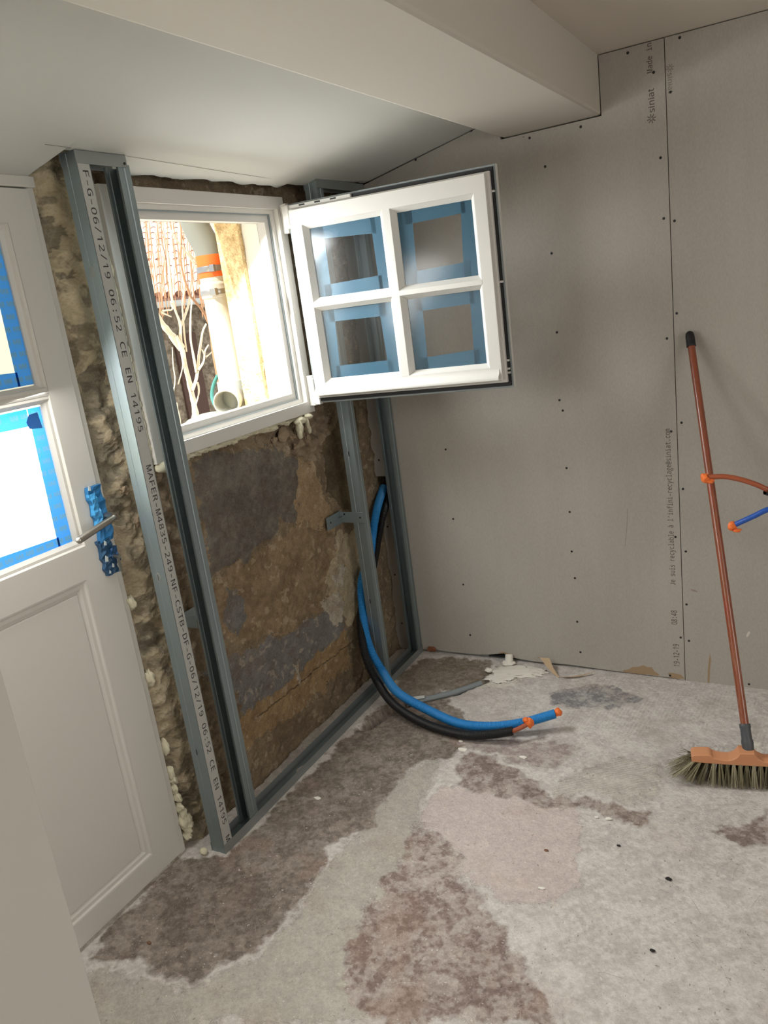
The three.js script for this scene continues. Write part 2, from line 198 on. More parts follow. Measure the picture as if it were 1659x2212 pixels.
  for (let k = 0; k < 420; k++) {                       // fine scratches and trowel marks
    let x = rnd() * N, z = rnd() * N, a = rnd() * 6.28; const len = 8 + rnd() * 50, light = rnd() > 0.35, al = rr(0.12, 0.4);
    for (let t = 0; t < len; t++) { x += Math.cos(a); z += Math.sin(a); a += (rnd() - 0.5) * 0.16; const i = Math.floor(x), j = Math.floor(z); if (i < 0 || j < 0 || i >= N || j >= N) break; const q = (j * N + i) * 4; for (let c = 0; c < 3; c++) colr[q + c] = mixv(colr[q + c], light ? 224 - c * 5 : 84 - c * 6, al); }
  }
  return [dataTex(colr, N, N, true), dataTex(hgt, N, N, false)];
}
const [floorMap, floorBump] = floorTextures();
// --- rough masonry of the left wall
const W = { z0: -0.14, y0: 0, z1: 1.4, y1: 1.9 };
const wallAt = patchMap(wallPatches, W.z0, W.y0, W.z1, W.y1, 616, 760);
const wallTone = {
  base: [[136, 117, 90], [112, 94, 71], 0], grey: [[116, 109, 99], [92, 84, 75], 6], sand: [[168, 142, 106], [150, 124, 90], 2], olive: [[104, 90, 62], [82, 68, 46], 0],
  rubble: [[150, 132, 108], [112, 94, 72], -8], tan: [[148, 125, 94], [122, 99, 70], 1], light: [[172, 156, 126], [152, 136, 106], 5], stripe: [[122, 118, 113], [106, 101, 96], 4],
  ochre: [[158, 129, 88], [138, 110, 74], 0], greyb: [[120, 116, 110], [104, 100, 94], 3], flake: [[178, 168, 150], [160, 150, 132], 6],
  beige: [[190, 173, 138], [164, 145, 110], 4], hole: [[84, 76, 64], [58, 51, 42], -20],
};
const wallNames = ['base', ...wallPatches.map((p) => p[0])];
function wallWarp(z, y) { const a = fbm(z * 22, y * 22, 3) - 0.5, b = fbm(z * 22 + 50, y * 22 + 9, 3) - 0.5, c = fbm(z * 90, y * 90, 2) - 0.5; return [z + a * 0.055 + c * 0.018, y + b * 0.055 - c * 0.018]; }
function wallTexture() {
  const NW = 1232, NH = 1520, d = new Uint8Array(NW * NH * 4), e = new Uint8Array(NW * NH * 4);
  for (let j = 0; j < NH; j++) for (let i = 0; i < NW; i++) {
    const z = W.z0 + (i + 0.5) / NW * (W.z1 - W.z0), y = W.y0 + (j + 0.5) / NH * (W.y1 - W.y0);
    const name = wallNames[wallAt(...wallWarp(z, y))] || 'base', T = wallTone[name];
    const f2 = fbm(z * 60 + 4, y * 60, 3), f3 = n2(z * 230, y * 230), f4 = n2(z * 600, y * 600);
    const t = clamp(0.5 + (fbm(z * 13 + 8, y * 13 + 2, 3) - 0.5) * 1.5 + (f2 - 0.5) * 1.4 + (f3 - 0.5) * 0.5);
    let r = mixv(T[0][0], T[1][0], t), g = mixv(T[0][1], T[1][1], t), b = mixv(T[0][2], T[1][2], t);
    const stain = step(0.58, 0.72, fbm(z * 18 + 31, y * 18 + 77, 4)) * 0.28;               // damp rusty stains and soot
    r = mixv(r, 96, stain * 0.8); g = mixv(g, 72, stain * 0.8); b = mixv(b, 50, stain * 0.8);
    if (z > 1.17) { r = mixv(r, 200, 0.55); g = mixv(g, 186, 0.55); b = mixv(b, 154, 0.55); const dirt = step(0.5, 0.62, fbm(z * 30 + 3, y * 30 + 5, 4)) * 0.42; r = mixv(r, 84, dirt); g = mixv(g, 76, dirt); b = mixv(b, 62, dirt); }
    const lime = step(0.66, 0.72, fbm(z * 44 + 61, y * 44 + 17, 3)) * (name === 'grey' || name === 'olive' ? 0.12 : 0.4);
    r = mixv(r, 186, lime); g = mixv(g, 172, lime); b = mixv(b, 146, lime);
    // scored lines on the ochre band near the floor
    const line = name === 'ochre' || name === 'base' ? (Math.abs((y - 0.205) - 0.02 * (z - 0.5) - (f2 - 0.5) * 0.01) < 0.0022 && z > 0.35 && z < 0.95 ? 1 : 0) : 0;
    const lum = (r + g + b) / 3; r = mixv(r, lum, 0.14); g = mixv(g, lum, 0.14); b = mixv(b, lum, 0.14);
    const gr = (f3 - 0.5) * 22 + (f4 - 0.5) * 18, k = (j * NW + i) * 4, ln = line ? 0.62 : 1;
    d[k] = clamp((r + gr) * ln, 0, 255); d[k + 1] = clamp((g + gr) * ln, 0, 255); d[k + 2] = clamp((b + gr) * ln, 0, 255); d[k + 3] = 255;
    e[k] = e[k + 1] = e[k + 2] = clamp(0.4 + (f2 - 0.5) * 0.6 + (f3 - 0.5) * 0.45 + (f4 - 0.5) * 0.25) * 255; e[k + 3] = 255;
  }
  return [dataTex(d, NW, NH, true), dataTex(e, NW, NH, false)];
}
const [wallMap, wallBump] = wallTexture();
// --- small tileable grain used by paint, paper and render
function grainTex(base, amp, freq, N = 512, blot = 0) {
  const d = new Uint8Array(N * N * 4);
  for (let j = 0; j < N; j++) for (let i = 0; i < N; i++) {
    const u = i / N * 256, v = j / N * 256, q = (n2(u * freq, v * freq) - 0.5) * amp + (n2(u * freq * 0.25 + 9, v * freq * 0.25) - 0.5) * amp + (n2(u / 16, v / 16) - 0.5) * blot, k = (j * N + i) * 4;
    d[k] = clamp(base[0] + q, 0, 255); d[k + 1] = clamp(base[1] + q, 0, 255); d[k + 2] = clamp(base[2] + q * 0.95, 0, 255); d[k + 3] = 255;
  }
  const t = dataTex(d, N, N, true); t.wrapS = t.wrapT = THREE.RepeatWrapping; return t;
}
const plain = grainTex([128, 128, 128], 130, 1, 512); plain.colorSpace = THREE.NoColorSpace;

// ---------------------------------------------------------------- materials
const M = {
  floor: new THREE.MeshStandardMaterial({ map: floorMap, bumpMap: floorBump, bumpScale: 0.004, roughness: 0.86 }),
  masonry: new THREE.MeshStandardMaterial({ map: wallMap, bumpMap: wallBump, bumpScale: 0.0035, roughness: 0.95 }),
  paint: mat(col(208, 205, 199), 0.45),
  doorPaint: mat(col(204, 201, 194), 0.4),
  ceiling: mat(col(199, 199, 194), 0.9),
  ceilingWarm: mat(col(206, 198, 186), 0.9),
  beam: mat(col(190, 183, 172), 0.9),
  reveal: mat(col(236, 232, 222), 0.9),
  partition: mat(col(196, 192, 184), 0.85),
  galv: new THREE.MeshStandardMaterial({ color: col(150, 162, 165), metalness: 0.85, roughness: 0.5 }),
  galvDull: new THREE.MeshStandardMaterial({ color: col(150, 155, 154), metalness: 0.6, roughness: 0.5 }),
  steel: new THREE.MeshStandardMaterial({ color: col(176, 172, 164), metalness: 1, roughness: 0.34 }),
  black: mat(col(20, 20, 21), 0.55),
  dark: mat(col(40, 36, 32), 0.8),
  screw: mat(col(24, 23, 24), 0.5),
  foam: mat(col(204, 197, 172), 0.9),
  rubber: mat(col(34, 35, 37), 0.65),
  greyRim: mat(col(142, 150, 152), 0.5),
  glass: new THREE.MeshPhysicalMaterial({ color: 0xffffff, roughness: 0.14, transmission: 1, thickness: 0, ior: 1.45, specularIntensity: 0.6 }),
  frost: new THREE.MeshPhysicalMaterial({ color: col(250, 248, 234), roughness: 0.75, transmission: 0.95, thickness: 0, ior: 1.5 }),
  tape: mat(col(34, 84, 108), 0.6),
  blueConduit: mat(col(44, 136, 202), 0.42),
  blackConduit: mat(col(30, 31, 33), 0.4),
  orangeTape: mat(col(238, 118, 52), 0.5, { flatShading: true }),
  copperPipe: mat(col(158, 82, 52), 0.4),
  bluePipe: mat(col(36, 84, 172), 0.35),
  paper: mat(col(186, 160, 128), 0.9, { side: THREE.DoubleSide }),
  plaster: mat(col(222, 217, 206), 0.95),
  stone: mat(col(150, 132, 110), 0.95, { flatShading: true }),
};
// ---------------------------------------------------------------- floor
function floorGeometry() {
  const xs = [], zs = [];
  for (let x = -0.15; x < 1.9; x += 0.011) xs.push(x);
  for (let x = 1.95; x <= 3.7; x += 0.25) xs.push(x);
  for (let z = -0.02; z < 2.2; z += 0.011) zs.push(z);
  for (let z = 2.25; z <= 4.8; z += 0.25) zs.push(z);
  const T = trench.map(([a, b]) => [a / 1000, b / 1000]);
  const pos = [], uv = [], idx = [];
  const groove = (x, z) => {
    let best = 9;
    for (let i = 0; i < T.length - 1; i++) { const [ax, az] = T[i], [bx, bz] = T[i + 1], t = clamp(((x - ax) * (bx - ax) + (z - az) * (bz - az)) / ((bx - ax) ** 2 + (bz - az) ** 2)), d = Math.hypot(x - ax - t * (bx - ax), z - az - t * (bz - az)); if (d < best) best = d; }
    return best;
  };
  for (const z of zs) for (const x of xs) {
    let y = (fbm(x * 6, z * 6, 3) - 0.5) * 0.004;
    const d = groove(x, z) + (fbm(x * 40, z * 40, 2) - 0.5) * 0.012;
    y -= 0.03 * (1 - step(0.016, 0.027, d));
    const n = floorNames[floorAt(x + (fbm(x * 30, z * 30, 2) - 0.5) * 0.04, z + (fbm(x * 30 + 9, z * 30, 2) - 0.5) * 0.04)];
    if (n === 'soil') y -= 0.005 + (fbm(x * 50, z * 50, 3) - 0.5) * 0.01;
    if (n === 'pale') y += Math.max(0, (fbm(x * 22, z * 22, 3) - 0.42)) * 0.03;
    pos.push(x, Math.min(y, 0.006), z); uv.push((x - F.x0) / (F.x1 - F.x0), (z - F.z0) / (F.z1 - F.z0));
  }
  const nx = xs.length;
  for (let j = 0; j < zs.length - 1; j++) for (let i = 0; i < nx - 1; i++) { const a = j * nx + i; idx.push(a, a + nx, a + 1, a + 1, a + nx, a + nx + 1); }
  const g = new THREE.BufferGeometry(); g.setAttribute('position', new THREE.Float32BufferAttribute(pos, 3)); g.setAttribute('uv', new THREE.Float32BufferAttribute(uv, 2)); g.setIndex(idx); g.computeVertexNormals(); return g;
}
structMesh('floor', floorGeometry(), M.floor, 'bare stained concrete floor with patches of old screed', 'floor');
structMesh('floor_slab', box(-0.35, -0.25, -0.35, 3.9, -0.05, 4.9), M.dark, 'concrete slab under the bare floor', 'floor');

// ---------------------------------------------------------------- left wall: core, outer render, rough masonry face
const WIN = { z0: 0.403, z1: 1.18, y0: 1.103, y1: 1.805 };                 // outer size of the window frame
const wallL = struct('wall_left', 'rough bare masonry wall behind the metal studs', 'wall');
const coreOutline = rect(-0.35, -0.1, 4.85, 2.3);
part('core', plate('x', coreOutline, -0.235, -0.15, [rect(0.452, 1.125, 1.13, 1.775), rect(1.345, -0.02, 2.195, 1.81)]), M.reveal, wallL);
const ochre = new THREE.MeshStandardMaterial({ map: grainTex([222, 194, 146], 40, 1, 512, 44), bumpMap: plain, bumpScale: 0.006, roughness: 0.95 });
ochre.map.repeat.set(1.4, 1.4); 
part('outer_render', plate('x', coreOutline, -0.33, -0.236, [rect(0.47, 1.11, 1.14, 1.785), rect(1.22, -0.02, 2.4, 1.84)]), ochre, wallL);
{ // broken edge of the outer render along the window jamb
  const pos = [], uv = [], idx = [], nu = 14, nv = 90;
  for (let j = 0; j <= nv; j++) for (let i = 0; i <= nu; i++) {
    const y = 1.05 + j / nv * 0.78, u = i / nu, e = (fbm(y * 14, 3, 3) - 0.5) * 0.02, x = -0.235 - u * 0.1 + (u < 0.1 ? e : 0);
    pos.push(x, y, 0.452 + (fbm(x * 40, y * 40, 3) - 0.5) * 0.02 + (u > 0.8 ? -(u - 0.8) * 0.2 : 0) + 0.004); uv.push(x * 3, y * 3);
  }
  for (let j = 0; j < nv; j++) for (let i = 0; i < nu; i++) { const a = j * (nu + 1) + i; idx.push(a, a + nu + 1, a + 1, a + 1, a + nu + 1, a + nu + 2); }
  const g = new THREE.BufferGeometry(); g.setAttribute('position', new THREE.Float32BufferAttribute(pos, 3)); g.setAttribute('uv', new THREE.Float32BufferAttribute(uv, 2)); g.setIndex(idx); g.computeVertexNormals();
  part('broken_render', g, ochre, wallL);
}
{ // the masonry as a relief: old plaster coats, holes and rubble
  const pos = [], uv = [], idx = [], st = 0.0062, nz = Math.round((1.338 + 0.13) / st), ny = Math.round(1.89 / st);
  const hole = (z, y) => z > WIN.z0 + 0.02 && z < WIN.z1 - 0.02 && y > WIN.y0 + 0.02 && y < WIN.y1 - 0.02;
  for (let j = 0; j <= ny; j++) for (let i = 0; i <= nz; i++) {
    const z = -0.13 + i * st, y = j * st, name = wallNames[wallAt(...wallWarp(z, y))];
    let h = 0; for (const [oz, oy] of [[0, 0], [0.007, 0], [-0.007, 0], [0, 0.007], [0, -0.007], [0.005, 0.005], [-0.005, -0.005]]) h += (wallTone[wallNames[wallAt(...wallWarp(z + oz, y + oy))]] || wallTone.base)[2] / 7000;
    const rough = name === 'rubble' ? 0.034 : name === 'hole' ? 0.03 : z > 1.15 ? 0.016 : ['grey', 'stripe', 'greyb', 'sand'].includes(name) ? 0.006 : 0.011;
    h += (fbm(z * 34 + 5, y * 34, 4) - 0.5) * rough * 1.6 + (fbm(z * 7, y * 7 + 3, 2) - 0.5) * 0.012;
    if (z > 1.27) h -= step(1.29, 1.335, z + (fbm(y * 18, 4, 3) - 0.5) * 0.06) * 0.03;           // broken arris beside the door frame
    pos.push(-0.112 + clamp(h, -0.034, 0.03), y, z); uv.push((z - W.z0) / (W.z1 - W.z0), (y - W.y0) / (W.y1 - W.y0));
  }
  for (let j = 0; j < ny; j++) for (let i = 0; i < nz; i++) {
    const z = -0.13 + (i + 0.5) * st, y = (j + 0.5) * st; if (hole(z, y)) continue;
    const a = j * (nz + 1) + i; idx.push(a, a + nz + 1, a + 1, a + 1, a + nz + 1, a + nz + 2);
  }
  const g = new THREE.BufferGeometry(); g.setAttribute('position', new THREE.Float32BufferAttribute(pos, 3)); g.setAttribute('uv', new THREE.Float32BufferAttribute(uv, 2)); g.setIndex(idx); g.computeVertexNormals();
  part('masonry_face', g, M.masonry, wallL);
  for (const [z, y, s] of [[0.52, 1.04, 0.022], [0.47, 1.03, 0.016], [0.44, 1.06, 0.018], [0.57, 1.055, 0.024], [0.5, 1.0, 0.016], [0.43, 1.01, 0.014], [0.62, 1.05, 0.015], [1.28, 1.06, 0.014], [1.26, 0.97, 0.013]])
    part('stone', lump(-0.114, y, z, s * 0.55, s * rr(0.6, 1), s, 1.0, 1, 2.6), M.stone, wallL);
}

// ---------------------------------------------------------------- back wall: two plasterboards, rail, screws, print
const SEAM = 1.0435, HIGH = 2.067;
const wallB = struct('wall_back', 'grey plasterboard wall with a vertical joint and rows of black screws', 'wall');
part('wall_core', box(-0.35, -0.1, -0.3, 3.9, 2.3, -0.08), M.dark, wallB);
const paperTone = [168, 162, 153];
function boardCanvas(w, h, x0, y0, draw) {                    // canvas over a board, draw() works in metres with y up
  const c = canvas(Math.min(2048, Math.round(w * 1000)), 2048), g = c.getContext('2d');
  g.fillStyle = `rgb(${paperTone})`; g.fillRect(0, 0, c.width, c.height);
  const im = g.getImageData(0, 0, c.width, c.height), d = im.data;
  for (let j = 0; j < c.height; j++) for (let i = 0; i < c.width; i++) {
    const x = i / c.width * w, y = j / c.height * h, q = (n2(x * 420, y * 150) - 0.5) * 7 + (fbm(x * 5, y * 2.2, 3) - 0.5) * 10 + (n2(x * 46, y * 3) - 0.5) * 2, k = (j * c.width + i) * 4;
    d[k] += q; d[k + 1] += q; d[k + 2] += q;
  }
  g.putImageData(im, 0, 0);
  g.save(); g.scale(c.width / w, -c.height / h); g.translate(-x0, -(y0 + h)); draw(g); g.restore();
  const t = canvasTex(c); t.repeat.set(1 / w, 1 / h); t.offset.set(-x0 / w, -y0 / h); return t;
}
// a line of print from (x, y), running up the board or down it
function print(g, text, x, y, len, height, dir, tone, family = 'monospace') {
  g.save(); g.translate(x, y); g.rotate(dir > 0 ? Math.PI / 2 : -Math.PI / 2); g.scale(1, -1);
  g.font = `100px ${family}`; g.fillStyle = tone; const w = g.measureText(text).width; g.scale(len / w, height / 72); g.fillText(text, 0, 0); g.restore();
}
function star(g, x, y, r, tone) { g.strokeStyle = tone; g.lineWidth = 0.0022; for (let k = 0; k < 8; k++) { const a = k * Math.PI / 4 + 0.2; g.beginPath(); g.moveTo(x + Math.cos(a) * r * 0.25, y + Math.sin(a) * r * 0.25); g.lineTo(x + Math.cos(a) * r, y + Math.sin(a) * r); g.stroke(); } }
const tornTone = 'rgb(156,132,104)';
function torn(g, pts) { g.fillStyle = tornTone; g.beginPath(); pts.forEach(([x, y], i) => (i ? g.lineTo(x, y) : g.moveTo(x, y))); g.fill(); }
const B1 = { x0: -0.12, w: SEAM - 0.0012 + 0.12, h: 2.085 }, B2 = { x0: SEAM + 0.0012, w: 1.2, h: 2.085 };
const map1 = boardCanvas(B1.w, B1.h, B1.x0, 0, (g) => {
  print(g, "Je suis recyclable à l'infini-recyclage@siniat.com", 1.021, 0.362, 0.554, 0.017, 1, 'rgb(62,58,54)');
  print(g, '08:48', 1.023, 0.213, 0.056, 0.019, 1, 'rgb(58,54,52)');
  print(g, '19-12-19', 1.026, 0.05, 0.09, 0.019, 1, 'rgb(58,54,52)');
  print(g, 'siniat', 1.01, 1.874, 0.066, 0.018, 1, 'rgb(70,66,62)', 'sans-serif'); star(g, 1.0, 1.858, 0.013, 'rgb(74,70,66)');
  print(g, 'Made in', 1.008, 1.981, 0.081, 0.016, 1, 'rgb(58,54,50)');
  torn(g, [[0.825, 0.012], [0.845, 0.018], [0.862, 0.03], [0.885, 0.034], [0.9, 0.042], [0.915, 0.036], [0.93, 0.038], [0.938, 0.022], [0.955, 0.012], [0.95, 0.004], [0.91, 0.008], [0.9, 0.0], [0.83, 0.0]]);
  torn(g, [[0.985, 0.02], [1.0, 0.024], [1.03, 0.02], [1.042, 0.006], [1.01, 0.0], [0.99, 0.006]]);
  torn(g, [[0.34, 0.03], [0.36, 0.036], [0.39, 0.03], [0.4, 0.014], [0.38, 0.008], [0.35, 0.01]]);
  g.strokeStyle = 'rgb(120,112,104)'; g.lineWidth = 0.0012; g.beginPath(); g.moveTo(0.872, 0.637); g.quadraticCurveTo(0.868, 0.57, 0.857, 0.5); g.stroke();
  g.fillStyle = 'rgb(120,114,106)'; g.fillRect(0.6, 1.886, 0.008, 0.0025);
});
const map2 = boardCanvas(B2.w, B2.h, B2.x0, 0, (g) => {
  print(g, 'siniat', 1.05, 1.97, 0.055, 0.014, -1, 'rgb(112,107,100)', 'sans-serif'); star(g, 1.057, 1.982, 0.011, 'rgb(116,110,104)');
  g.fillStyle = 'rgb(146,130,118)'; g.beginPath(); g.ellipse(1.082, 0.347, 0.012, 0.003, -0.3, 0, 7); g.fill();
  torn(g, [[1.128, 0.118], [1.131, 0.09], [1.127, 0.05], [1.124, 0.0], [1.118, 0.0], [1.12, 0.05], [1.124, 0.09]]);
  g.fillStyle = 'rgb(205,200,190)'; g.beginPath(); g.ellipse(1.25, 0.2, 0.004, 0.012, -0.4, 0, 7); g.fill();
});
const boardMat = (t) => new THREE.MeshStandardMaterial({ map: t, bumpMap: plain, bumpScale: 0.0003, roughness: 0.9 });
// the first board is notched behind the stud frame where the conduits come through, and its foot is broken near the corner
const foot = [[-0.119, 0.004], [-0.06, 0.006], [0.02, 0.008], [0.06, 0.012], [0.13, 0.01], [0.25, 0.012], [0.3, 0.018], [0.36, 0.03], [0.4, 0.014], [0.5, 0.008], [0.62, 0.012], [0.78, 0.006], [0.9, 0.004], [1.0, 0.004], [1.02, 0.0], [SEAM - 0.0012, 0.0]];
part('plasterboard', plate('z', [...foot, [SEAM - 0.0012, 2.064], [0.854, 2.064], [0.854, 1.8965], [0.526, 1.8945], [0.526, 1.961], [0.0, 1.848], [-0.12, 1.845], [-0.12, 0.763], [-0.06, 0.763], [-0.06, 0.66], [-0.079, 0.638], [-0.114, 0.575]], -0.0125, 0), boardMat(map1), wallB);
part('plasterboard', plate('z', rect(SEAM + 0.0012, -0.004, SEAM + 1.2, 2.064), -0.0125, 0.0003), boardMat(map2), wallB);
part('plasterboard', box(SEAM + 1.2024, 0, -0.0125, 3.65, 2.085, 0), mat(col(...paperTone), 0.9), wallB);
part('bottom_rail', merge([box(0.0, 0.0, -0.06, 3.6, 0.002, -0.014), box(0.0, 0.0, -0.0145, 0.29, 0.03, -0.0135), box(0.42, 0.0, -0.0145, 3.6, 0.012, -0.0135)]), M.galvDull, wallB);
const screwHead = lathe([[0, 0.0009], [0.0022, 0.0007], [0.0041, 0.0003], [0.0043, -0.001]], 10).rotateX(Math.PI / 2);
for (const [x, y] of [[1.086, 2.054], [0.94, 2.05], [1.011, 1.981], [1.056, 1.918], [0.789, 1.879], [0.624, 1.88], [0.428, 1.942], [0.216, 1.892], [0.668, 1.786], [1.022, 1.745], [1.025, 1.571], [1.056, 1.559], [0.669, 1.518], [1.054, 1.283], [1.022, 1.208], [0.668, 1.261], [0.669, 0.993], [1.058, 0.934], [1.025, 0.906], [0.207, 0.866], [0.668, 0.787], [1.056, 0.71], [0.206, 0.589], [0.668, 0.624], [1.027, 0.54], [1.059, 0.489], [0.665, 0.473], [0.67, 0.369], [0.218, 0.315], [1.056, 0.294], [0.667, 0.194], [0.224, 0.096], [1.033, 0.166], [1.06, 0.156], [0.671, 0.069], [0.992, 0.012], [1.251, 0.012], [0.66, 1.03], [-0.09, 0.83], [-0.092, 0.55], [-0.088, 0.34], [-0.085, 0.12]])
  part('screw', screwHead, M.screw, wallB).position.set(x, y, 0.0004);

// ---------------------------------------------------------------- ceilings and beam
const slope = (x) => 1.853 + Math.max(0, x) * 0.215;         // the low ceiling rises away from the left wall
{ // low ceiling with a ragged edge along the window wall
  const xs = [], zs = []; for (let i = 0; i <= 24; i++) xs.push(i / 24); for (let j = 0; j <= 150; j++) zs.push(-0.03 + j / 150 * 2.41);
  const edge = (z) => -0.072 + (fbm(z * 16, 2, 3) - 0.5) * 0.02 + (z < 0.42 ? 0.03 + Math.max(0, 0.36 - z) * 0.12 : 0) + (z > 1.16 && z < 1.345 ? 0.06 : 0) + (z >= 1.345 ? -0.06 : 0);
  const top = [], pos = [], uv = [], idx = [];
  for (const z of zs) for (const u of xs) { const e = edge(z), x = e + u * (0.56 - e); pos.push(x, (x < 0 ? 1.853 + x * 0.3 * (z > 1.34 || z < 1.15 ? 1 : 0) : slope(x)) + (fbm(x * 5, z * 3, 3) - 0.5) * 0.006, z); uv.push(x, z); }
  const n = pos.length / 3, nx = xs.length;
  for (let i = 0; i < n; i++) { pos.push(pos[i * 3], pos[i * 3 + 1] + 0.013, pos[i * 3 + 2]); uv.push(uv[i * 2], uv[i * 2 + 1]); }
  for (let j = 0; j < zs.length - 1; j++) for (let i = 0; i < nx - 1; i++) { const a = j * nx + i; idx.push(a, a + 1, a + nx, a + 1, a + nx + 1, a + nx); const b = a + n; idx.push(b, b + nx, b + 1, b + 1, b + nx, b + nx + 1); }
  for (let j = 0; j < zs.length - 1; j++) { const a = j * nx, b = a + nx; idx.push(a, b, a + n, b, b + n, a + n); }
  const g = new THREE.BufferGeometry(); g.setAttribute('position', new THREE.Float32BufferAttribute(pos, 3)); g.setAttribute('uv', new THREE.Float32BufferAttribute(uv, 2)); g.setIndex(idx); g.computeVertexNormals();
  const c = struct('ceiling', 'low white plasterboard ceiling sloping up from the window wall', 'ceiling');
  part('ceiling_board', g, M.ceiling, c);
  part('ceiling_board', box(-0.35, 1.84, 2.36, 0.56, 1.98, 4.85), M.ceiling, c);
  part('roof_deck', box(-0.35, 2.0, -0.3, 0.6, 2.2, 4.85), M.dark, c);
  part('pencil_line', merge([tube([[0.012, 1.8525, 1.33], [0.013, 1.8528, 1.4]], 0.0006, 4, 2), tube([[0.004, 1.8512, 1.16], [-0.02, 1.846, 0.75], [-0.036, 1.842, 0.33]], 0.0005, 4, 6)]), mat(col(130, 126, 120), 0.9), c);
}
structMesh('trim_1', plate('z', [[0.529, 1.93], [0.532, 1.901], [0.541, 1.8985], [0.842, 1.901], [0.849, 1.903], [0.851, 1.91], [0.851, 2.15], [0.529, 2.15]], -0.03, 4.8), M.beam, 'boxed white beam running across the ceiling towards the back wall', 'beam');
structMesh('ceiling_upper', box(0.85, HIGH, -0.3, 3.9, 2.25, 4.85), M.ceilingWarm, 'higher flat ceiling to the right of the boxed beam', 'ceiling');
// dark joint left open between the beam and the plasterboard
// ---------------------------------------------------------------- rest of the room
structMesh('wall_partition', merge([box(0.57, 0, 2.202, 0.669, 2.1, 4.7, 0.003), box(-0.16, 0, 2.202, 0.57, 2.1, 2.3)]), M.partition, 'smooth pale partition edge in the left foreground', 'wall');
structMesh('wall_front', box(-0.35, -0.1, 4.6, 3.9, 2.3, 4.85), M.partition, 'plain wall behind the camera', 'wall');
structMesh('wall_right', plate('x', rect(-0.35, -0.1, 4.85, 2.3), 3.6, 3.85, [rect(1.5, 0.85, 3.1, 2.03)]), M.partition, 'plain wall to the right with a wide glazed opening', 'wall');
{
  const w2 = struct('window_2', 'wide white window in the wall to the right', 'window');
  part('frame', plate('x', rect(1.5, 0.85, 3.1, 2.03), 3.64, 3.7, [rect(1.56, 0.91, 2.27, 1.97), rect(2.33, 0.91, 3.04, 1.97)]), M.paint, w2);
  part('pane', box(3.668, 0.91, 1.56, 3.672, 1.97, 2.27), M.glass, w2); part('pane', box(3.668, 0.91, 2.33, 3.672, 1.97, 3.04), M.glass, w2);
}
// ---------------------------------------------------------------- casement window: fixed frame
const win = struct('window_1', 'small white casement window standing open beside the studs', 'window');
{
  const fr = (inset, x0, x1, w) => plate('x', rect(WIN.z0 + inset, WIN.y0 + inset, WIN.z1 - inset, WIN.y1 - inset), x0, x1, [rect(WIN.z0 + inset + w, WIN.y0 + inset + w, WIN.z1 - inset - w, WIN.y1 - inset - w)], 0.0015);
  part('frame', fr(0, -0.15, -0.085, 0.037), M.paint, win);
  part('frame_rebate', fr(0.036, -0.15, -0.104, 0.014), M.paint, win);
  part('seal', fr(0.049, -0.15, -0.112, 0.004), M.greyRim, win);
  part('frame_stop', fr(0.052, -0.15, -0.118, 0.021), M.paint, win);
  part('outer_sill', box(-0.245, 1.12, 0.455, -0.15, 1.15, 1.128, 0.003), M.paint, win);
  for (const [y0, y1] of [[1.69, 1.782], [1.124, 1.228]]) {                            // hinges on the right of the frame
    const h = part('hinge', merge([box(-0.09, y0, 0.405, -0.062, y1, 0.428, 0.004), rod([-0.058, y0 + 0.012, 0.43], [-0.058, y1 - 0.012, 0.43], 0.008, 0.008, 14)]), M.paint, win);
    part('hinge_screw', rod([-0.063, (y0 + y1) / 2, 0.415], [-0.061, (y0 + y1) / 2, 0.415], 0.003), M.screw, h);
  }
  part('keep', box(-0.1035, 1.44, 0.452, -0.1, 1.5, 0.458), M.steel, win);
  // expanding foam pressed out round the frame
  const f = [];
  for (let z = 0.44; z < 1.16; z += 0.02) f.push(lump(-0.104 + rr(-0.004, 0.005), 1.098 + rr(-0.006, 0.003), z, 0.013, rr(0.006, 0.012), 0.02, 0.8, 3, 2.4));
  for (let y = 1.12; y < 1.66; y += 0.024) f.push(lump(-0.102, y, 1.186 + rr(-0.003, 0.003), 0.01, 0.018, rr(0.006, 0.011), 0.45));
  f.push(lump(-0.086, 1.088, 0.5, 0.016, 0.012, 0.03, 0.5), lump(-0.082, 1.07, 0.515, 0.013, 0.026, 0.011, 0.4), lump(-0.082, 1.045, 0.518, 0.011, 0.018, 0.009, 0.3), lump(-0.082, 1.07, 0.468, 0.009, 0.022, 0.008, 0.5), lump(-0.08, 1.05, 0.462, 0.008, 0.014, 0.007, 0.5), lump(-0.084, 1.094, 0.455, 0.014, 0.01, 0.02, 0.5), lump(-0.09, 1.09, 1.15, 0.02, 0.016, 0.03, 0.5));
  part('foam_bead', merge(f), M.foam, win);
}
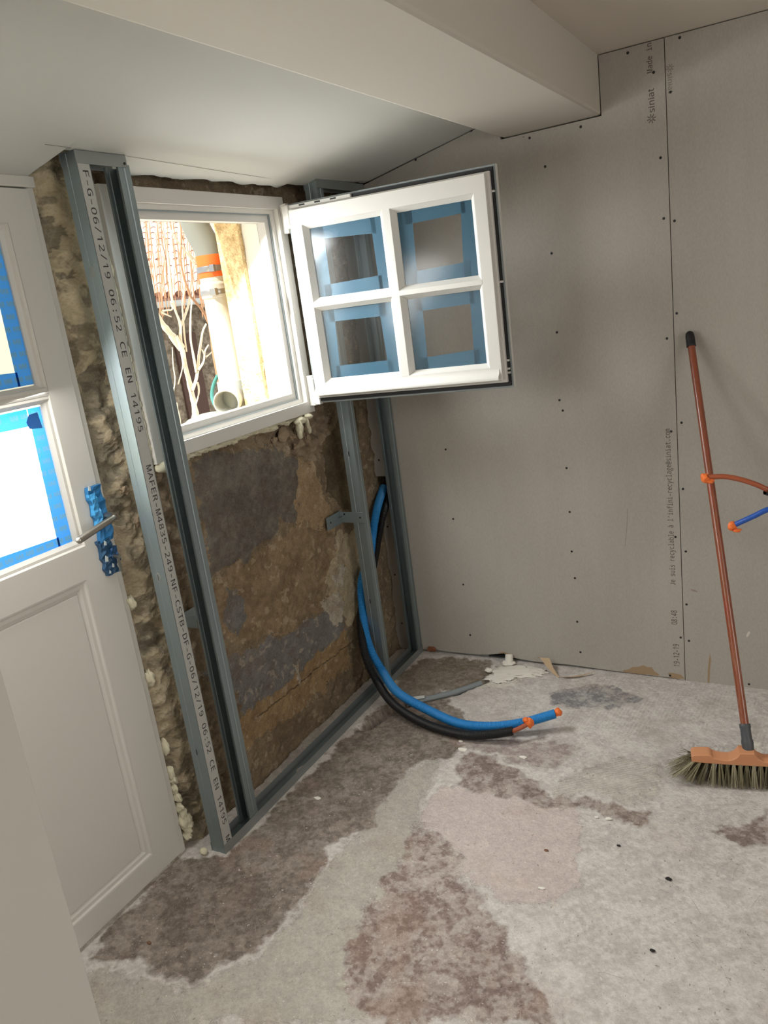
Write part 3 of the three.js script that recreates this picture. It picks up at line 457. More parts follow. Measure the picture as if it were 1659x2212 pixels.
// ---------------------------------------------------------------- open sash: u runs from the hinge outwards, n towards the camera
{
  const SW = 0.688, Y0 = 1.133, Y1 = 1.777;
  const sash = new THREE.Group(); sash.name = 'sash'; sash.position.set(-0.055, 0, 0.43); sash.rotation.y = Math.atan2(0.10931, 0.99401); win.add(sash);
  const P = (name, g, m) => part(name, g, m, sash);
  const ring = (u0, y0, u1, y1, w, n0, n1, bev = 0.0015) => plate('z', rect(u0, y0, u1, y1), n0, n1, [rect(u0 + w, y0 + w, u1 - w, y1 - w)], bev);
  P('inner_flange', ring(0, Y0, SW, Y1, 0.06, -0.022, 0.0, 0.003), M.paint);
  P('flange_seal', ring(0.001, Y0 + 0.001, SW - 0.001, Y1 - 0.001, 0.006, -0.0005, 0.004, 0.001), M.greyRim);
  P('gasket', ring(0.009, Y0 + 0.008, SW - 0.008, Y1 - 0.008, 0.04, -0.001, 0.013, 0), M.rubber);
  P('back_rail', ring(0.02, Y0 + 0.021, SW - 0.014, Y1 - 0.02, 0.05, 0.012, 0.03), M.paint);
  // outer face: stiles and rails, bevelled towards the glass
  const fu0 = 0.026, fu1 = 0.664, fy0 = 1.163, fy1 = 1.752, GA = [0.066, 0.3385], GB = [0.366, 0.627], ROWS = [[1.203, 1.448], [1.464, 1.703]];
  const face = plate('z', rect(fu0, fy0, fu1, fy1), 0.018, 0.045, [rect(GA[0], 1.203, GB[1], 1.703)], 0.0015);
  P('outer_frame', face, M.paint);
  // sloping glazing beads: prism strips on the four sides of each light
  const bead = (u0, y0, u1, y1) => {
    const d = 0.013, lo = 0.024, hi = 0.0446, A = [[u0, y0], [u1, y0], [u1, y1], [u0, y1]], Bn = [[u0 + d, y0 + d], [u1 - d, y0 + d], [u1 - d, y1 - d], [u0 + d, y1 - d]], pos = [];
    const quad = (a, b, c, e) => pos.push(...a, ...b, ...c, ...a, ...c, ...e);
    for (let k = 0; k < 4; k++) { const q = (k + 1) % 4; quad([...A[k], hi], [...A[q], hi], [...Bn[q], lo], [...Bn[k], lo]); quad([...A[k], 0.02], [...A[q], 0.02], [...A[q], hi], [...A[k], hi]); quad([...Bn[k], lo], [...Bn[q], lo], [...Bn[q], 0.018], [...Bn[k], 0.018]); }
    const g = new THREE.BufferGeometry(); g.setAttribute('position', new THREE.Float32BufferAttribute(pos, 3)); g.computeVertexNormals(); return g;
  };
  const beadMat = M.paint.clone(); beadMat.side = THREE.DoubleSide;
  for (const [u0, u1] of [GA, GB]) for (const [y0, y1] of ROWS) {
    P('glazing_bead', bead(u0, y0, u1, y1), beadMat);
    P('pane', box(u0 + 0.004, y0 + 0.004, 0.019, u1 - 0.004, y1 - 0.004, 0.0215), M.glass);
    // masking tape stuck round the edge of the pane on its room side
    const t = 0.044, a = u0 + 0.005, b = u1 - 0.005, c = y0 + 0.005, e = y1 - 0.005, w = () => t + rr(-0.004, 0.012);
    const strip = (pts) => P('masking_tape', plate('z', pts, 0.0176, 0.0183), M.tape);
    strip([[a, c], [a + w(), c], [a + w(), e], [a, e]]); strip([[b - w(), c], [b, c], [b, e], [b - w(), e]]);
    strip([[a + 0.03, c], [b - 0.03, c], [b - 0.03, c + w()], [a + 0.03, c + w()]]); strip([[a + 0.03, e - w()], [b - 0.03, e - w()], [b - 0.03, e], [a + 0.03, e]]);
  }
  const vb = box(GA[1], 1.2, 0.022, GB[0], 1.706, 0.0452, 0.002), hb = box(GA[0] - 0.003, ROWS[0][1], 0.022, GB[1] + 0.003, ROWS[1][0], 0.0456, 0.002);
  P('muntin', vb, M.paint); P('muntin', hb, M.paint);
  // weather bar along the foot
  const wb = new THREE.Shape(); wb.moveTo(0.04, 1.168); wb.lineTo(0.064, 1.166); wb.quadraticCurveTo(0.066, 1.176, 0.058, 1.18); wb.quadraticCurveTo(0.047, 1.183, 0.046, 1.197); wb.lineTo(0.04, 1.197);
  P('weather_bar', new THREE.ExtrudeGeometry(wb, { depth: 0.628, bevelEnabled: false, curveSegments: 8 }).rotateY(-Math.PI / 2).translate(0.656, 0, 0), M.paint);
  // fittings in the groove round the edge
  P('top_fitting', merge([box(0.0, 1.757, 0.004, 0.235, 1.77, 0.022, 0.003), box(-0.006, 1.7, 0.0, 0.018, 1.772, 0.03, 0.004)]), M.paint);
  for (const u of [0.055, 0.11, 0.165]) P('fitting_slot', box(u, 1.7625, 0.0215, u + 0.02, 1.767, 0.0226), M.rubber);
  P('lock_claw', merge([box(0.664, 1.45, 0.012, 0.673, 1.495, 0.02, 0.002), box(0.668, 1.447, 0.006, 0.684, 1.453, 0.016, 0.001)]), M.paint);
  for (const y of [1.70, 1.215, 1.19, 1.178]) P('locking_pin', box(0.672, y, 0.008, 0.682, y + 0.006, 0.015, 0.001), M.paint);
  P('corner_fitting', box(0.004, 1.13, -0.004, 0.024, 1.165, 0.02, 0.003), M.paint);
}
// ---------------------------------------------------------------- door
{
  const door = struct('door_1', 'white half glazed door with blue masking tape on its panes', 'door');
  const D0 = 1.357, D1 = 2.187, xf = -0.12, xb = -0.165, P = (name, g, m) => part(name, g, m, door);
  P('door_frame', merge([box(-0.175, 0, 1.336, -0.128, 1.815, D0 - 0.002, 0.003), box(-0.175, 1.793, 1.336, -0.118, 1.818, 2.2, 0.003), box(-0.175, 0, D1 + 0.002, -0.118, 1.815, 2.2, 0.003)]), M.doorPaint);
  const panes = [[1.428, 1.757, 1.335, 1.72], [1.787, 2.116, 1.335, 1.72], [1.428, 1.757, 0.956, 1.335], [1.787, 2.116, 0.956, 1.335]];
  P('leaf', plate('x', rect(D0, 0.012, D1, 1.79), xb, xf, [rect(1.43, 0.958, 2.114, 1.718), rect(1.452, 0.076, 2.092, 0.882)], 0.002), M.doorPaint);
  P('glazing_bar', merge([box(xb + 0.004, 1.322, 1.43, xf - 0.003, 1.352, 2.115, 0.004), box(xb + 0.004, 0.958, 1.757, xf - 0.003, 1.718, 1.787, 0.004)]), M.doorPaint);
  const bead = M.doorPaint.clone(); bead.side = THREE.DoubleSide;
  const moulding = (z0, y0, z1, y1, d, xo, xi) => {                                    // moulding that slopes in from the leaf to the panel or pane, in three steps
    const pos = [], ring = (k, x) => [[x, y0 + k, z0 + k], [x, y0 + k, z1 - k], [x, y1 - k, z1 - k], [x, y1 - k, z0 + k]];
    const rings = [ring(0, xo), ring(d * 0.2, xo - 0.001), ring(d * 0.35, mixv(xo, xi, 0.45)), ring(d * 0.65, mixv(xo, xi, 0.5)), ring(d, xi), ring(d, xi - 0.012)];
    for (let r = 0; r < rings.length - 1; r++) for (let k = 0; k < 4; k++) { const q = (k + 1) % 4; pos.push(...rings[r][k], ...rings[r][q], ...rings[r + 1][q], ...rings[r][k], ...rings[r + 1][q], ...rings[r + 1][k]); }
    const g = new THREE.BufferGeometry(); g.setAttribute('position', new THREE.Float32BufferAttribute(pos, 3)); g.computeVertexNormals(); return g;
  };
  // printed pattern of the masking tape, seen from its back
  const tc = canvas(512, 256), tg = tc.getContext('2d'); tg.fillStyle = 'rgb(104,188,246)'; tg.fillRect(0, 0, 512, 256); tg.save(); tg.translate(512, 0); tg.scale(-1, 1);
  for (let r = 0; r < 2; r++) for (let k = 0; k < 4; k++) { const x = 14 + k * 128 + r * 40, y = 40 + r * 128; tg.font = 'bold 58px sans-serif'; tg.lineWidth = 5; tg.strokeStyle = 'rgb(150,182,198)'; tg.strokeText('EAS', x - (x > 420 ? 512 : 0), y + 26); tg.fillStyle = 'rgb(128,184,216)'; tg.fillRect(x - 6, y + 36, 86, 5); tg.fillRect(x + 10, y + 62, 100, 4); }
  tg.restore();
  const tapeTex = canvasTex(tc); tapeTex.repeat.set(9, 18);
  const tapeLit = new THREE.MeshPhysicalMaterial({ map: tapeTex, roughness: 0.9, transmission: 0.62, thickness: 0 });
  const tapeDouble = new THREE.MeshPhysicalMaterial({ color: col(24, 108, 176), roughness: 0.9, transmission: 0.45, thickness: 0 });
  panes.forEach(([z0, z1, y0, y1], k) => {
    const a = z0 + 0.02, b = z1 - 0.02 + (k % 2 ? 0 : 0.012), lo = k < 2 ? 1.351 : y0, hi = k < 2 ? y1 : 1.323;
    P('glazing_bead', moulding(z0, k < 2 ? 1.338 : y0, z1 + (k % 2 ? 0 : 0.012), k < 2 ? y1 : 1.337, 0.022, xf - 0.001, -0.136), bead);
    P('pane', box(-0.146, lo + 0.004, a, -0.142, hi - 0.004, b), M.frost);
    const t = (pts, m = tapeLit) => P('masking_tape', plate('x', pts, -0.1418, -0.1412), m);
    const i0 = a + 0.002, i1 = b - 0.002, j0 = lo + 0.012, j1 = hi - 0.012, w = 0.036;
    t([[i0, j0], [i0 + w + 0.006, j0], [i0 + w + rr(-0.004, 0), j1], [i0, j1]]);
    t([[i1 - w, j0], [i1, j0], [i1, j1], [i1 - w - 0.004, j1]]);
    t([[i0 + w, j0], [i1 - w, j0], [i1 - w, j0 + w + 0.004], [i0 + w, j0 + w - 0.004]]);
    t([[i0 + w, j1 - w - 0.004], [i1 - w, j1 - w], [i1 - w, j1], [i0 + w, j1]]);
    if (k === 2) t([[i0 + 0.006, j1 - 0.05], [i0 + 0.04, j1 - 0.046], [i0 + 0.045, j1 - 0.03], [i0 + 0.034, j1 - 0.014], [i0 + 0.01, j1 - 0.012]].map(([z, y]) => [z, y]), tapeDouble).position.x = 0.0008;
  });
  P('panel_moulding', moulding(1.452, 0.076, 2.092, 0.882, 0.03, xf - 0.0005, -0.131), bead);
  P('panel', plate('x', rect(1.482, 0.106, 2.062, 0.852), -0.16, -0.1275, [], 0.003), M.doorPaint);
  // lock plate wrapped in masking tape
  const plateTape = (z0, y0, z1, y1, c, d = 0) => {
    const g = new THREE.BoxGeometry(0.012, y1 - y0, z1 - z0, 1, 14, 4), p = g.attributes.position;
    for (let i = 0; i < p.count; i++) { const y = p.getY(i), z = p.getZ(i); p.setX(i, p.getX(i) + (p.getX(i) > 0 ? (n2(y * 160 + 9 + d * 50, z * 220) - 0.5) * 0.009 : 0)); p.setZ(i, z + (n2(y * 70 + d * 90, 5) - 0.5) * 0.012); }
    g.translate(xf + 0.007 + d, (y0 + y1) / 2, (z0 + z1) / 2); g.computeVertexNormals();
    return P('taped_lock_plate', g, mat(c, 0.5, { flatShading: true }));
  };
  plateTape(1.354, 0.955, 1.396, 1.098, col(34, 106, 160)); plateTape(1.376, 0.99, 1.396, 1.082, col(62, 146, 202), 0.004);
  plateTape(1.362, 0.868, 1.4, 0.962, col(40, 78, 112)); plateTape(1.352, 0.895, 1.374, 0.935, col(28, 68, 108), 0.003);
  for (const [y, z, s] of [[0.905, 1.39, 0.009], [0.885, 1.376, 0.006], [0.946, 1.384, 0.007], [0.873, 1.39, 0.005], [1.09, 1.393, 0.007]]) P('torn_tape_edge', plate('x', [[z, y], [z + s, y + s * 0.3], [z + s * 0.6, y + s * 2], [z - s * 0.2, y + s * 1.3]], xf + 0.0155, xf + 0.0165), mat(col(196, 206, 206), 0.7));
  // lever: neck out of the plate, then a curved bar towards the pane
  const lev = new THREE.CatmullRomCurve3([[xf + 0.004, 1.018, 1.366], [xf + 0.04, 1.018, 1.366], [xf + 0.053, 1.017, 1.378], [xf + 0.056, 1.012, 1.41], [xf + 0.055, 1.004, 1.45], [xf + 0.053, 0.996, 1.488]].map((v) => new THREE.Vector3(...v)));
  const lg = new THREE.TubeGeometry(lev, 40, 0.0085, 14); P('lever_handle', merge([lg, new THREE.SphereGeometry(0.0085, 14, 10).translate(xf + 0.053, 0.996, 1.488)]), M.steel);
  P('key', merge([rod([xf + 0.012, 0.912, 1.37], [xf + 0.036, 0.912, 1.37], 0.0055), box(xf + 0.03, 0.873, 1.3665, xf + 0.0325, 0.908, 1.3755, 0.001)]), M.steel);
  // foam squeezed out beside the frame
  const f = [];
  for (const [y, z, s, l] of [[0.765, 1.33, 0.011, 0.02], [0.545, 1.329, 0.012, 0.024], [0.335, 1.331, 0.008, 0.024], [0.25, 1.328, 0.009, 0.02], [0.225, 1.327, 0.011, 0.013], [0.2, 1.329, 0.009, 0.017], [0.17, 1.327, 0.01, 0.016], [0.14, 1.329, 0.008, 0.016], [0.112, 1.321, 0.013, 0.016], [0.088, 1.314, 0.016, 0.018], [0.066, 1.308, 0.015, 0.012], [0.05, 1.318, 0.013, 0.02], [0.085, 1.327, 0.014, 0.03], [0.04, 1.326, 0.01, 0.012]]) f.push(lump(-0.13 + rr(0, 0.006), y, z, 0.014, l, s, 0.75, 3, 2.4));
  P('foam_bead', merge(f), M.foam);
}
// ---------------------------------------------------------------- galvanised stud frame
const TOPY = 1.85;
function studProfile(z, dir) {             // web at z, flanges running to z + dir * 0.036, with lips and a pair of ribs on each flange
  const w = 0.036 * dir, r = 0.0012;
  const fl = (x, s) => [[x, z + w], [x, z + w * 0.62], [x - s * r, z + w * 0.56], [x - s * r, z + w * 0.46], [x, z + w * 0.4], [x, z]];
  const front = fl(-0.001, 1), back = fl(-0.047, -1).reverse();
  return [[-0.0065, z + w], ...front, [-0.018, z], [-0.019, z + dir * 0.001], [-0.029, z + dir * 0.001], [-0.03, z], ...back, [-0.0415, z + w]];
}
function metalStud(z, dir, y0, y1, label) {
  const t = thing('metal_stud', label, 'stud', [0, 0, 0], 'galvanised metal studs');
  part('profile', ribbon(studProfile(z, dir), 0.0007 * dir, y0, y1), M.galv, t); return t;
}
const printCanvas = canvas(64, 2048);
{
  const g = printCanvas.getContext('2d'); g.fillStyle = 'rgb(186,186,182)'; g.fillRect(0, 0, 64, 2048);
  const im = g.getImageData(0, 0, 64, 2048); for (let i = 0; i < im.data.length; i += 4) { const q = (rnd() - 0.5) * 12; im.data[i] += q; im.data[i + 1] += q; im.data[i + 2] += q; } g.putImageData(im, 0, 0);
  // the line repeats down the stud; px runs from the top
  const run = (text, from, to, x = 30) => { g.save(); g.translate(x, from); g.rotate(Math.PI / 2); g.font = '100px monospace'; const w = g.measureText(text).width; g.scale((to - from) / w, 0.42); g.fillStyle = 'rgb(48,44,44)'; g.fillText(text, 0, 0); g.restore(); };
  const yy = (y) => (TOPY - 0.002 - y) / (TOPY - 0.004) * 2048;
  run('F-G-06/12/19 06:52 CE EN 14195', yy(1.815), yy(1.21), 22);
  run('MAFER-M4835-249-NF-CSTB-DF-G-06/12/19 06:52 CE EN 14195', yy(1.13), yy(0.085), 22);
  run('MT', yy(0.05), yy(0.006), 22);
}
const printTex = canvasTex(printCanvas);
{
  const s1 = metalStud(1.312, -1, 0.001, TOPY, 'printed metal stud with a pale blue side nearest the door');
  const g = new THREE.PlaneGeometry(0.034, TOPY - 0.004).rotateY(Math.PI / 2).translate(0.00045, TOPY / 2, 1.2945);
  part('printed_flange', g, new THREE.MeshStandardMaterial({ map: printTex, metalness: 0.35, roughness: 0.55 }), s1);
  part('knockout', lathe([[0, 0.0006], [0.011, 0.0006], [0.0115, 0]], 24).rotateX(Math.PI / 2).scale(0.8, 1.25, 1).translate(-0.024, 1.594, 1.3125), M.galvDull, s1);
  part('knockout', lathe([[0, 0.0006], [0.009, 0.0006], [0.0095, 0]], 24).rotateX(Math.PI / 2).scale(0.9, 1.3, 1).translate(-0.026, 0.837, 1.3125), M.galvDull, s1);
  for (const y of [0.837, 0.325]) part('slot', box(-0.027, y - 0.008, 1.3128, -0.0255, y + 0.008, 1.3135), M.rubber, s1);
  metalStud(1.153, 1, 0.001, 1.832, 'metal stud with its open side facing the printed stud');
  const s3 = metalStud(0.32, -1, 0.001, TOPY - 0.004, 'metal stud carrying the angle bracket, the blue conduit passing behind it');
  for (const y of [0.93, 0.36]) part('slot', box(-0.027, y - 0.01, 0.3205, -0.0235, y + 0.008, 0.3213), M.rubber, s3);
  metalStud(0.004, 1, 0.001, TOPY - 0.006, 'metal stud in the corner against the plasterboard wall');
  const track = (name, label, z0, z1, y, up) => {
    const t = thing(name, label, 'track', [0, 0, 0]), d = up ? 0.029 : -0.028;
    const b = box(-0.0482, Math.min(y, y + d * 0.03), z0, 0.0003, Math.max(y, y + d * 0.03), z1);
    part('base', b, M.galv, t);
    for (const x of [-0.0485, 0.00085]) part('flange', box(x - 0.0004, Math.min(y, y + d), z0, x + 0.0004, Math.max(y, y + d), z1), M.galvDull, t);
    return t;
  };
  track('floor_track', 'long metal floor track holding the feet of the studs', 0.001, 1.314, 0.0, true);
  const tc = track('ceiling_track', 'short metal track joining the two studs by the window head', 1.16, 1.3135, 1.853, false);
  part('screw', rod([0.001, 1.834, 1.168], [0.003, 1.834, 1.168], 0.0032), M.screw, tc);
  track('ceiling_track', 'short metal track above the open sash in the corner', 0.004, 0.324, 1.851, false);
  // dark tape nib and a folded edge at the foot of the first stud
  const br = thing('angle_bracket', 'galvanised angle bracket between the plaster and a stud', 'bracket');
  part('wall_plate', box(-0.099, 0.668, 0.3225, -0.097, 0.716, 0.42, 0.0006), M.galv, br);
  part('stud_plate', box(-0.099, 0.67, 0.3225, 0.0, 0.712, 0.3245, 0.0006), M.galv, br);
  part('gusset', box(-0.097, 0.69, 0.3245, -0.083, 0.694, 0.345), M.galv, br);
  for (const [x, y, z, ax] of [[-0.014, 0.691, 0.3248, 'z'], [-0.08, 0.703, 0.3248, 'z'], [-0.0968, 0.692, 0.396, 'x']]) part('hole', rod([x, y, z], ax === 'z' ? [x, y, z + 0.0006] : [x + 0.0006, y, z], 0.0036, 0.0036, 12), M.rubber, br);
  const b2 = thing('angle_bracket', 'half hidden bracket on the plaster behind the second stud', 'bracket');
  part('wall_plate', box(-0.1035, 0.635, 1.13, -0.1015, 0.675, 1.2, 0.0006), M.galv, b2); part('stud_plate', box(-0.1035, 0.637, 1.1895, -0.05, 0.673, 1.1915, 0.0006), M.galv, b2);
}
// ---------------------------------------------------------------- corrugated conduits
function corrugated(mm, r, amp, pitch, sides = 18) {
  const c = new THREE.CatmullRomCurve3(mm.map((p) => new THREE.Vector3(p[0] / 1000, p[1] / 1000, p[2] / 1000)), false, 'centripetal');
  const len = c.getLength(), n = Math.round(len / pitch * 4), fr = c.computeFrenetFrames(n), pos = [], idx = [];
  for (let i = 0; i <= n; i++) {
    const p = c.getPointAt(i / n), k = i % 4, R = r + (k === 1 || k === 2 ? amp : -amp);
    for (let s = 0; s < sides; s++) { const a = s / sides * Math.PI * 2, v = fr.normals[i].clone().multiplyScalar(Math.cos(a) * R).addScaledVector(fr.binormals[i], Math.sin(a) * R); pos.push(p.x + v.x, p.y + v.y, p.z + v.z); }
  }
  for (let i = 0; i < n; i++) for (let s = 0; s < sides; s++) { const a = i * sides + s, b = i * sides + (s + 1) % sides; idx.push(a, b, a + sides, b, b + sides, a + sides); }
  const e = pos.length / 3, P = c.getPointAt(1); pos.push(P.x, P.y, P.z); for (let s = 0; s < sides; s++) idx.push(e, n * sides + s, n * sides + (s + 1) % sides);
  const g = new THREE.BufferGeometry(); g.setAttribute('position', new THREE.Float32BufferAttribute(pos, 3)); g.setIndex(idx); g.computeVertexNormals(); return { g, c };
}
{
  const crumple = (x, y, z, a, b, c) => lump(x, y, z, a, b, c, 0.5, 1, 2.2);
  const bl = thing('blue_conduit', 'thick blue corrugated conduit curling out onto the floor', 'conduit');
  part('corrugated_hose', corrugated(blueConduit, 0.0152, 0.0011, 0.0042).g, M.blueConduit, bl);
  part('orange_tape', crumple(0.708, 0.064, 0.434, 0.014, 0.014, 0.016), M.orangeTape, bl);
  const bk = thing('black_conduit', 'black corrugated conduit lying against the blue one', 'conduit');
  part('corrugated_hose', corrugated(blackConduit, 0.0142, 0.001, 0.004).g, M.blackConduit, bk);
  part('inner_pipe', tube(innerTube.map((p) => p.map((v) => v / 1000)), 0.0075, 14, 12), M.copperPipe, bk);
  part('orange_tape', merge([crumple(0.636, 0.057, 0.51, 0.015, 0.019, 0.015), crumple(0.626, 0.07, 0.515, 0.012, 0.01, 0.01)]), M.orangeTape, bk);
  const gp = thing('grey_pipe', 'grey conduit half buried in a channel cut in the floor', 'pipe');
  part('pipe', tube(trenchPipe.map(([a, b]) => [a / 1000, -0.008, b / 1000 + 0.004]), 0.0125, 14, 20), mat(col(128, 134, 136), 0.5), gp);
  part('label', box(-0.022, 0, -0.01, 0.022, 0.0012, 0.01).rotateY(0.5).translate(0.158, 0.006, 0.372), mat(col(206, 208, 204), 0.6), gp);
  // ---- pipes waiting at the right
  const op = thing('heating_pipe', 'copper coloured plastic pipe with an orange taped end, crossing the broom handle', 'pipe');
  part('pipe', tube([[1.168, 0.828, 0.3], [1.22, 0.829, 0.3], [1.28, 0.813, 0.3], [1.335, 0.782, 0.29], [1.42, 0.7, 0.24], [1.5, 0.58, 0.14], [1.54, 0.5, 0.02], [1.545, 0.48, -0.01]], 0.0075, 14, 60), M.copperPipe, op);
  part('orange_tape', merge([crumple(1.163, 0.826, 0.3, 0.013, 0.015, 0.014), crumple(1.176, 0.818, 0.302, 0.012, 0.008, 0.01)]), M.orangeTape, op);
  part('sleeve', tube([[1.322, 0.786, 0.293], [1.36, 0.765, 0.275], [1.43, 0.69, 0.232], [1.505, 0.575, 0.13], [1.542, 0.5, 0.018], [1.547, 0.48, -0.01]], 0.0125, 14, 40), M.blackConduit, op);
  const bp = thing('water_pipe', 'blue plastic pipe with an orange taped end beside the broom', 'pipe');
  part('pipe', tube([[1.24, 0.684, 0.3], [1.29, 0.711, 0.3], [1.335, 0.733, 0.295], [1.41, 0.72, 0.26], [1.5, 0.6, 0.15], [1.56, 0.46, 0.02], [1.565, 0.44, -0.01]], 0.0078, 14, 50), M.bluePipe, bp);
  part('orange_tape', merge([crumple(1.234, 0.681, 0.3, 0.013, 0.014, 0.013), crumple(1.246, 0.668, 0.302, 0.012, 0.006, 0.008)]), M.orangeTape, bp);
}
// ---------------------------------------------------------------- broom leaning on the back wall
{
  const b = thing('broom', 'broom with a red brown handle leaning on the plasterboard', 'broom', [1.285, 0, 0.555]); b.rotation.y = 0.2; b.updateMatrixWorld();
  const L = (x, y, z) => b.worldToLocal(new THREE.Vector3(x, y, z)).toArray();
  const foot = L(1.284, 0.135, 0.53), top = L(1.096, 1.2, 0.027), dir = new THREE.Vector3(...top).sub(new THREE.Vector3(...foot)), at = (t) => new THREE.Vector3(...foot).addScaledVector(dir, t).toArray();
  const woodC = canvas(64, 1024), wg = woodC.getContext('2d'); wg.fillStyle = 'rgb(132,66,38)'; wg.fillRect(0, 0, 64, 1024);
  for (let i = 0; i < 500; i++) { const y = rnd() * 1024, dusty = y > 760; wg.fillStyle = dusty ? `rgba(${150 + rnd() * 40},${112 + rnd() * 40},${100 + rnd() * 40},0.22)` : `rgba(${90 + rnd() * 90},${40 + rnd() * 40},${20 + rnd() * 25},0.3)`; wg.fillRect(rnd() * 64, y, 1 + rnd() * 3, 10 + rnd() * 60); }
  part('handle', rod(foot, top, 0.0112, 0.0112, 28), new THREE.MeshPhysicalMaterial({ map: canvasTex(woodC), roughness: 0.4, clearcoat: 0.6, clearcoatRoughness: 0.2 }), b);
  const q = new THREE.Quaternion().setFromUnitVectors(new THREE.Vector3(0, 1, 0), dir.clone().normalize());
  part('end_cap', lathe([[0, 0.046], [0.006, 0.045], [0.0115, 0.04], [0.0135, 0.03], [0.0138, 0.0], [0.0145, -0.004], [0.0112, -0.005]], 24).applyQuaternion(q).translate(...at(0.985)), M.black, b);
  part('ferrule', lathe([[0.0115, 0.058], [0.015, 0.057], [0.0152, 0.048], [0.014, 0.044], [0.0142, 0.016], [0.016, 0.012], [0.0162, 0.004], [0.015, -0.014]], 24).applyQuaternion(q).translate(...at(-0.022)), mat(col(72, 76, 80), 0.5), b);
  const s = new THREE.Shape(); s.moveTo(-0.142, 0.07); s.lineTo(-0.142, 0.083); s.quadraticCurveTo(-0.14, 0.088, -0.13, 0.088); s.lineTo(-0.102, 0.09); s.quadraticCurveTo(-0.094, 0.09, -0.09, 0.083); s.quadraticCurveTo(-0.07, 0.074, -0.045, 0.076); s.quadraticCurveTo(-0.024, 0.082, -0.017, 0.1); s.lineTo(0.017, 0.1);
  s.quadraticCurveTo(0.024, 0.082, 0.045, 0.076); s.quadraticCurveTo(0.07, 0.074, 0.09, 0.083); s.quadraticCurveTo(0.094, 0.09, 0.102, 0.09); s.lineTo(0.13, 0.088); s.quadraticCurveTo(0.14, 0.088, 0.142, 0.083); s.lineTo(0.142, 0.07); s.quadraticCurveTo(0, 0.062, -0.142, 0.07);
  part('head', new THREE.ExtrudeGeometry(s, { depth: 0.036, bevelEnabled: true, bevelSize: 0.003, bevelThickness: 0.004, bevelSegments: 3, curveSegments: 8 }).translate(0, 0.002, -0.018), mat(col(204, 142, 102), 0.55), b);
  const tuftMats = [mat(col(136, 128, 100), 0.85), mat(col(160, 152, 126), 0.85), mat(col(112, 106, 82), 0.85)];
  for (let r = 0; r < 4; r++) for (let k = 0; k < 17; k++) {
    const x = -0.138 + k * 0.01725, z = -0.018 + r * 0.012, fx = x < -0.08 ? (x + 0.08) * 1.1 : x > 0.08 ? (x - 0.08) * 1.1 : 0, fz = (r - 1.5) * 0.01, parts = [];
    for (let i = 0; i < 24; i++) { const a = rr(0, 6.28), ra = Math.sqrt(rnd()), ex = x + fx * rr(0.7, 1.15) + Math.cos(a) * ra * 0.012 + rr(-0.004, 0.004), ez = z + fz + Math.sin(a) * ra * 0.012, lift = Math.max(0, Math.abs(fx) - 0.03) * rr(0.3, 0.9); parts.push(rod([x + Math.cos(a) * ra * 0.0028, 0.071, z + Math.sin(a) * ra * 0.0028], [ex, 0.002 + lift + rr(0, 0.007), ez], 0.0012, 0.0005, 4)); }
    part('bristle_tuft', merge(parts), tuftMats[(r * 7 + k * 5 + (r === 3 ? 1 : 0)) % 3], b);
  }
  for (const side of [-1, 1]) { const parts = []; for (let i = 0; i < 60; i++) parts.push(rod([side * 0.142, rr(0.07, 0.08), rr(-0.018, 0.02)], [side * rr(0.152, 0.185), rr(0.02, 0.085), rr(-0.035, 0.04)], 0.001, 0.0004, 4)); part('bristle_tuft', merge(parts), tuftMats[side > 0 ? 0 : 2], b); }
}
